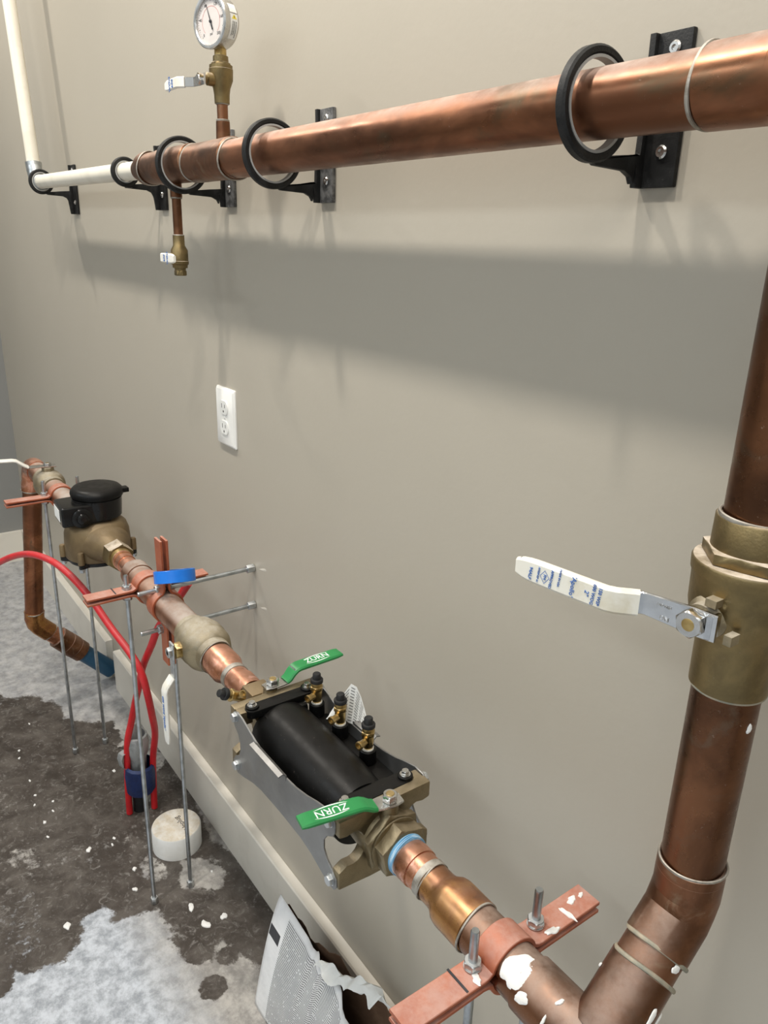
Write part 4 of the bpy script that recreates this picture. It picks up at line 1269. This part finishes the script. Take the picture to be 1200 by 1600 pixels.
# paper tag wound round the middle test cock
t2 = thing('paper_tag', 'printed white paper tag tucked behind the middle test cock', 'tag', (-0.740, -0.125, 0.78))
rows = []
for i in range(9):
    a = i / 8
    # strip curling round the cock then rising to a corner behind it
    bx, by = -0.757 + 0.050 * a, -0.1460 + 0.030 * math.sin(min(1, a * 1.3) * PI / 2)
    z0 = 0.7720 - 0.006 * a
    z1 = z0 + 0.006 + 0.050 * max(0, 1 - abs(a - 0.42) / 0.42) ** 0.9 + 0.012 * a
    rows.append([V((bx, by, z0)), V((bx, by + 0.004, (z0 + z1) / 2)), V((bx - 0.002, by + 0.008, z1))])
G().loft(rows, False, False, closed=False).build('paper', PAPERLABEL, t2, solid=0.0003)
g = G()
for i in range(2, 8):
    a0 = rows[i]; a1 = rows[i + 1]
    n_ = max(2, int((a0[2].z - a0[0].z) / 0.0040))
    for k in range(1, n_):
        q0 = a0[0].lerp(a0[2], k / n_); q1 = a1[0].lerp(a1[2], k / n_)
        off = V((0.0011, -0.0011, 0.0002))
        b0, b1 = q0.lerp(q1, 0.15) + off, q0.lerp(q1, 0.85) + off
        g.add([b0, b1, b1 + V((0, 0, 0.0011)), b0 + V((0, 0, 0.0011))], [[0, 1, 2, 3]])
g.build('small_print', BLACKINK, t2, flat=True)

# ------------------------------------------------------------------ water meter
MXc = V((-1.650, LY - 0.003, 0.708))
t = thing('water_meter', 'bronze water meter with glossy black register and round lid', 'meter', MXc)
g = G().lathe([(0, 0.068), (0.002, 0.0695), (0.034, 0.0695), (0.055, 0.068), (0.070, 0.063), (0.080, 0.053), (0.086, 0.040), (0.089, 0.030), (0.098, 0.030)], MXc + V((0, 0, 0.006)), (0, 0, 1), 64)
g.build('body', BRONZE, t)
g = G()
rings = []
for i, (x, hw, hh) in enumerate(((-1.59, 0.050, 0.040), (-1.565, 0.034, 0.033), (-1.548, 0.026, 0.026), (-1.535, 0.0235, 0.0235))):
    rings.append([V((x, LY + hw * math.cos(2 * PI * k / 32), L(x).z + hh * math.sin(2 * PI * k / 32))) for k in range(32)])
g.loft(rings)
g.build('outlet_spud', BRONZE, t)
g = G().lathe([(0, 0.050), (0.025, 0.034), (0.042, 0.026), (0.075, 0.0235)], L(-1.70), LDIR, 32)
g.build('inlet_spud', BRONZE, t)
G().hex(L(-1.500), L(-1.537), 0.0255, 0.0012, 0.2).build('coupling_nut', BRASS_DULL, t)
G().lathe([(0, 0.022), (0.012, 0.021), (0.013, 0.0195), (0.02, 0.0195)], L(-1.502), -LDIR, 36).build('tailpiece', BRASS, t)
G().hex(L(-1.772), L(-1.800), 0.0255, 0.0012, 0.2).build('coupling_nut', BRASS_DULL, t)
# base flange with bolts
pr = []
for i in range(96):
    a = 2 * PI * i / 96
    r = 0.0640 + 0.0165 * max(0, math.cos(6 * (a - 0.26))) ** 3
    pr.append((MXc.x + r * math.cos(a), MXc.y + r * math.sin(a), MXc.z - 0.004))
G().prism(pr, (0, 0, 0.010)).build('base_flange', GLOSSBLACK, t, bevel=0.0015)
for k in range(6):
    a = 0.26 + k * PI / 3
    p = MXc + V((0.0735 * math.cos(a), 0.0735 * math.sin(a), 0))
    G().lathe([(0.006, 0.0072), (0.030, 0.0070), (0.033, 0.0055)], p, (0, 0, 1), 20).build('bolt_boss', BRONZE, t)
    g = G().lathe([(0, 0.0075), (0.002, 0.0075)], p + V((0, 0, -0.006)), (0, 0, 1), 20)
    g.hex(p + V((0, 0, -0.012)), p + V((0, 0, -0.005)), 0.0052, 0.0006)
    g.build('bolt', ZINC, t)
# register
rc = V((-1.648, -0.180, 0.802))
g = G().lathe([(0, 0.046), (0.002, 0.049), (0.020, 0.0505), (0.043, 0.052), (0.044, 0.050)], rc, (0, 0, 1), 56)
reg = g.build('register', GLOSSBLACK, t)
poly = [(-1.690, -0.165), (-1.684, -0.262), (-1.606, -0.266), (-1.600, -0.165)]
G().prism([(x, y, 0.799) for x, y in poly], (0, 0, 0.043)).build('transmitter_box', GLOSSBLACK, t, bevel=0.005, seg=3)
bc = V((-1.6035, -0.226, 0.816))
bd = V((1, -0.05, 0)).normalized()
g = G().lathe([(0, 0.0215), (0.003, 0.021), (0.006, 0.0165), (0.0062, 0.0125), (0.011, 0.0110), (0.013, 0.008), (0.0132, 0.004)], bc, bd, 36)
g.build('port_button', GLOSSBLACK, t)
G().box((-1.647, -0.2653, 0.822), (0.052, 0.0008, 0.026), Matrix.Rotation(math.radians(-2.9), 3, 'Z')).build('sticker', PAPERLABEL, t, 'white sticker', flat=True)
lc = V((-1.652, -0.178, 0.848))
G().lathe([(0, 0.048), (0.001, 0.0545), (0.007, 0.0555), (0.012, 0.0545), (0.018, 0.0490), (0.0205, 0.040), (0.0212, 0.02)], lc, (0.03, 0, 1), 56).build('lid', BLACK, t)
G().box(lc + V((0.010, 0.056, 0.006)), (0.022, 0.016, 0.010)).build('lid_hinge', BLACK, t, bevel=0.002)
g = G()
for k in range(7):
    g.box((-1.603 - 0.0, -0.175 + 0.006 * k - 0.03, 0.8435), (0.010, 0.0016, 0.0012))
g.build('ridges', GLOSSBLACK, t)

# ------------------------------------------------------------------ far valve, far elbow and riser, blue service pipe
t = thing('far_valve', 'small dusty brass valve with white lever at far end of the low pipe', 'valve', L(-2.07))
g = G().lathe([(0, UR), (0.001, UR + 0.004), (0.022, UR + 0.0045), (0.026, 0.0345), (0.044, 0.0385), (0.062, 0.0385), (0.080, 0.0345), (0.084, UR + 0.0045), (0.106, UR + 0.004), (0.107, UR)], L(-2.022), LDIR, 48)
g.build('body', BRASS_DUSTY, t)
fv = L(-2.075)
g = G().hex(fv + V((0, 0, 0.034)), fv + V((0, 0, 0.047)), 0.0130, 0.001, 0.2)
g.build('stem_boss', BRASS_DUSTY, t)
lever(t, fv + V((0, 0, 0.0495)), (0, 0, 1), (-0.10, -1, 0.04), None, 0.185, 0.020, 0.019, 0.046, VINYL, th=0.003, sl_w=0.022, heel=0.02, nut=0.0085)
t = thing('far_riser', 'aged copper riser at far end stepping down to the blue service pipe', 'pipe', (-2.30, -0.225, 0.28))
G().cyl(L(-1.795), L(-2.025), UR, 48).build('pipe', COPPER_DUSTY, t)
G().cyl(L(-2.12), L(-2.23), UR, 48).build('pipe', COPPER, t)
ra, rb = V((-2.290, -0.1860, 0.705)), V((-2.300, -0.2230, 0.300))
rd_ = (rb - ra).normalized()
ez = L(-2.24)
pts = [L(-2.205), L(-2.225)] + arc(ez + V((0, 0, -0.048)), (0, 0, 1), (-1, 0, 0), 0.048, 6, 86, 10) + [ra + rd_ * 0.004, ra + rd_ * 0.02]
g = G().tube(pts, UR + 0.0022, 44, smooth=False)
g.build('elbow', COPPER_NEW, t)
G().cyl(ra, rb, UR, 48).build('riser_pipe', COPPER, t)
for p in (ra + rd_ * 0.0205, rb - rd_ * 0.001):
    G().bead(p, rd_, UR + 0.0016, 0.0026, 48, 0.6).build('solder_ring', SOLDER, t)
wall_hit = V((-2.295, -0.0095, 0.030))
db = (V((-2.297, -0.083, 0.110)) - V((-2.2985, -0.2255, 0.2650))).normalized()
e0 = V((-2.2995, -0.2262, 0.266))
pts = [rb - rd_ * 0.004, rb + rd_ * 0.018, e0 + rd_ * -0.004 + db * 0.006, e0 + db * 0.022, e0 + db * 0.058]
G().tube(pts, UR + 0.0023, 44, smooth=False).build('elbow', COPPER_GOLD, t, ang=24)
G().bead(e0 + db * 0.058, db, UR + 0.0012, 0.0020, 44, 0.6).build('solder_ring', SOLDER, t)
G().cyl(e0 + db * 0.055, e0 + db * 0.10, UR, 44).build('nipple', COPPER_NEW, t)
g = G().lathe([(0, UR), (0.001, 0.0335), (0.034, 0.034), (0.0345, 0.0325), (0.040, 0.0325), (0.0405, 0.0345), (0.066, 0.0345), (0.0665, 0.032), (0.072, 0.032), (0.0725, 0.0335), (0.098, 0.033), (0.099, 0.026)], e0 + db * 0.088, db, 44)
g.build('coupling', COPPER_DARK, t, 'browned coupling with wrench flats')
G().cyl(e0 + db * 0.180, e0 + db * 0.312, 0.0270, 40).build('service_pipe', BLUEPIPE, t, 'dark blue pipe end')

# ------------------------------------------------------------------ red tubing, taped conduit, cap
A = [(-1.628, -0.1185, 0.003), (-1.620, -0.1185, 0.08), (-1.604, -0.119, 0.17), (-1.555, -0.125, 0.270), (-1.512, -0.142, 0.350), (-1.488, -0.156, 0.425), (-1.492, -0.164, 0.478), (-1.520, -0.175, 0.516),
     (-1.584, -0.195, 0.559), (-1.645, -0.220, 0.618), (-1.715, -0.246, 0.657), (-1.799, -0.268, 0.664), (-1.900, -0.296, 0.646), (-2.010, -0.335, 0.595), (-2.140, -0.385, 0.505), (-2.30, -0.45, 0.37), (-2.45, -0.51, 0.22), (-2.60, -0.57, 0.06), (-2.72, -0.62, 0.010), (-2.90, -0.66, 0.0085), (-3.1, -0.67, 0.0085)]
B = [(-1.642, -0.1775, 0.003), (-1.632, -0.1775, 0.11), (-1.616, -0.174, 0.225), (-1.602, -0.164, 0.290), (-1.576, -0.159, 0.355), (-1.549, -0.155, 0.411),
     (-1.525, -0.150, 0.473), (-1.482, -0.140, 0.545), (-1.457, -0.130, 0.597), (-1.404, -0.112, 0.667), (-1.368, -0.092, 0.725)]
o = G().tube(A, 0.0080, 18, 6).build('red_tube', REDPEX)
tag(o, 'red plastic tube arching left in front of the far copper riser', 'tube', 'red water tubes')
o = G().tube(B, 0.0080, 18, 6).build('red_tube', REDPEX)
tag(o, 'red plastic tube rising behind the low pipe towards the blue tape', 'tube', 'red water tubes')
cb = V((-1.648, -0.147, 0))
cdir = V((0.10, -0.01, 1)).normalized()
t = thing('conduit_stub', 'grey taped conduit stub with navy tape standing out of the floor', 'conduit', cb)
G().lathe([(0, 0.0185), (0.10, 0.0185), (0.13, 0.0180)], cb, cdir, 32).build('conduit', RUBBER, t)
G().lathe([(0.055, 0.0190), (0.060, 0.0195), (0.10, 0.0200), (0.17, 0.0215), (0.190, 0.0280), (0.218, 0.0300), (0.238, 0.0260), (0.240, 0.0215), (0.215, 0.0200)], cb, cdir, 14, 0.2).build('grey_wrap', GREYTAPE, t, 'crumpled grey tape')
G().lathe([(0.070, 0.0330), (0.078, 0.0370), (0.125, 0.0385), (0.150, 0.0370), (0.155, 0.0310)], cb + V((0.008, 0.001, 0)), cdir, 14, 0.5, False, False).build('navy_wrap', NAVYTAPE, t, 'navy blue tape')
g = G().lathe([(0, 0.0130), (0.040, 0.0110), (0.060, 0.0060), (0.062, 0.003)], cb + cdir * 0.205 + V((-0.008, -0.004, 0)), V((0.05, 0.05, 1)), 12)
g.build('plugged_end', GREYTAPE, t)
g = G()
fl = [cb + cdir * z + V((-0.012, -0.030 - dy, 0)) for z, dy in ((0.195, 0.0), (0.190, 0.012), (0.175, 0.016), (0.150, 0.012), (0.140, 0.0))]
fl2 = [p + V((0.026, 0.003, 0.006)) for p in fl]
g.loft([fl, fl2], False, False, closed=False)
g.build('tape_flap', GREYTAPE, t, solid=0.0008)

cc = V((-1.478, -0.1170, 0))
t = thing('end_plug', 'white plastic cap with handwriting standing on the floor between two rods', 'cap', cc)
G().lathe([(0, 0.0575), (0.052, 0.0575), (0.0560, 0.0555), (0.0575, 0.052), (0.0576, 0.03)], cc, (0, 0, 1), 56).build('shell', PVC, t)
letters('Unplug', cc + V((0.004, 0.012, 0.0580)), (-1.0, -0.15, 0), (0, 0, 1), 0.019, 'handwriting', BLACKINK, t, 0.0001)

# ------------------------------------------------------------------ paper sack
t = thing('paper_sack', 'torn white printed paper sack propped open against the baseboard', 'bag', (-0.86, -0.10, 0))
bm_rows = []
NU, NV = 40, 24
me = bpy.data.meshes.new('front_panel')
vs, uvs, fs = [], [], []
def top_z(s):
    base = 0.232 - 0.045 * s
    if s > 0.30:
        base -= 0.012 * math.sin((s - 0.30) * 22) + 0.010 * math.sin((s - 0.3) * 51)
    if s > 0.62:
        base -= (s - 0.62) * 0.42 + 0.010 * math.sin(s * 70)
    return base
for i in range(NU + 1):
    s = i / NU
    for j in range(NV + 1):
        q = j / NV
        zt = top_z(s)
        z = zt * (1 - q)
        x = -1.000 + 0.34 * s + 0.030 * (1 - s) * q * 0 
        y = -0.092 - 0.058 * q ** 0.8 - 0.006 * math.sin(PI * q)
        y += 0.004 * math.sin(9 * s + 4 * q) * q
        if s > 0.30:
            y += 0.006 * math.sin((s - 0.30) * 30) * (1 - q) ** 6
        vs.append(V((x, y, z)))
        uvs.append((0.34 * s, (0.26 * q)))
for i in range(NU):
    for j in range(NV):
        a = i * (NV + 1) + j
        fs.append([a, a + 1, a + NV + 2, a + NV + 1])
off = t.location
me.from_pydata([v - off for v in vs], [], fs)
ul = me.uv_layers.new(name='UVMap')
for lp in me.loops:
    ul.data[lp.index].uv = uvs[lp.vertex_index]
me.materials.append(BAG)
me.materials.append(KRAFT)
me.shade_smooth()
o = bpy.data.objects.new('front_panel', me)
S.collection.objects.link(o)
o.parent = t
sm_ = o.modifiers.new('paper', 'SOLIDIFY')
sm_.thickness = 0.0010
sm_.offset = -1
sm_.material_offset = 1
# back panel, near the board, lower edge torn
rows = []
for i in range(25):
    s = i / 24
    col = []
    zt = 0.212 - 0.030 * s + 0.008 * math.sin(s * 17) + 0.006 * math.sin(s * 41)
    for j in range(9):
        q = j / 8
        col.append(V((-0.992 + 0.30 * s, -0.086 + 0.016 * min(1, s * 2.2) + 0.030 * max(0, min(1, s * 2.2 - 0.8)) - 0.006 * q, zt * (1 - q))))
    rows.append(col)
g = G().loft(rows, False, False, closed=False)
g.build('back_panel', KRAFT, t, 'dark inner ply of the sack', solid=0.0012)
# crumpled white fold along the torn mouth
rows = []
for i in range(31):
    s = i / 30
    b = V((-0.855 + 0.130 * s, -0.104 + 0.040 * s, top_z(0.38) + 0.006 + 0.030 * s + 0.008 * math.sin(11 * s) + 0.004 * math.sin(31 * s)))
    wv = 0.006 * math.sin(17 * s)
    k = min(1, 0.35 + s * 3)
    b.z -= 0.012 * (1 - k)
    rows.append([b + V(q) * k for q in ((0.0, -0.012 + wv, -0.016), (0, -0.006, -0.004 + wv), (0.004, 0.004, 0.003), (0.012, 0.012 + wv, -0.006), (0.020, 0.014, -0.022 - wv))])
g = G().loft(rows, False, False, closed=False)
g.build('crumpled_fold', PAPERLABEL, t, 'crumpled white edge')

# ------------------------------------------------------------------ plaster crumbs on the floor
CH = [(-2.029, -0.357), (-1.913, -0.355), (-1.845, -0.357), (-1.807, -0.367), (-1.796, -0.325), (-1.759, -0.334), (-1.728, -0.361), (-1.672, -0.367), (-1.575, -0.298), (-1.579, -0.237),
      (-1.56, -0.247), (-1.456, -0.229), (-1.397, -0.248), (-1.381, -0.398), (-1.28, -0.164), (-2.065, -0.35), (-2.184, -0.297), (-1.22, -0.156), (-1.218, -0.116), (-1.83, -0.158), (-1.35, -0.085)]
BIG = {8: 1.9, 12: 1.6, 13: 2.2, 14: 2.4, 17: 2.6, 18: 2.2, 11: 1.4, 6: 1.4, 19: 1.6}
for k, (x, y) in enumerate(CH):
    rnd = random.Random(k + 50)
    r = 0.0042 * BIG.get(k, 1.0)
    ph = [rnd.uniform(0, 6) for _ in range(3)]
    g = G()
    rings = []
    for fr, h in ((1.0, 0.0), (0.95, 0.30), (0.5, 0.55)):
        rings.append([V((x + math.cos(2 * PI * i / 12) * r * fr * (1 + 0.3 * math.sin(2 * 2 * PI * i / 12 + ph[0]) + 0.2 * math.sin(3 * 2 * PI * i / 12 + ph[1])),
                         y + math.sin(2 * PI * i / 12) * r * 0.7 * fr * (1 + 0.3 * math.sin(2 * 2 * PI * i / 12 + ph[2])), h * min(r, 0.006))) for i in range(12)])
    g.loft(rings)
    o = g.build('plaster_crumb', PLASTER)
    tag(o, {13: 'lone white plaster crumb on dark floor left of the front rod foot', 12: 'white plaster crumb left of the white cap and front rod',
            14: 'white plaster crumb in front of the two rod feet by the cap', 17: 'largest white plaster crumb on dark floor towards the paper sack',
            18: 'white plaster crumb on dark floor beside the baseboard', 19: 'white plaster crumb just left of the navy taped conduit',
            15: 'white plaster crumb by the foot of the rod under the far riser', 8: 'oval white plaster crumb midway between conduit and front rod'}.get(k,
        'small white plaster crumb scattered on the dark stained concrete floor'), 'crumb', 'plaster crumbs on the floor')

# dust blown out of the two anchor holes onto the wall
wb = bpy.data.objects['wall_back']
for x, z, l in ((-1.222, 0.786, 0.030), (-1.222, 0.704, 0.026)):
    g = G()
    rings = []
    for fr, h in ((1.0, 0.0), (0.7, 0.0004)):
        rings.append([V((x + math.cos(2 * PI * i / 16) * l * 0.5 * fr, -0.0001 - h, z + (math.cos(2 * PI * i / 16) * 0.12 * l) + math.sin(2 * PI * i / 16) * 0.0022 * fr * (1.2 + math.cos(2 * PI * i / 16)))) for i in range(16)])
    g.loft(rings, False, True)
    o = g.build('dust_smear', DRYDUST, None)
    o.parent = wb
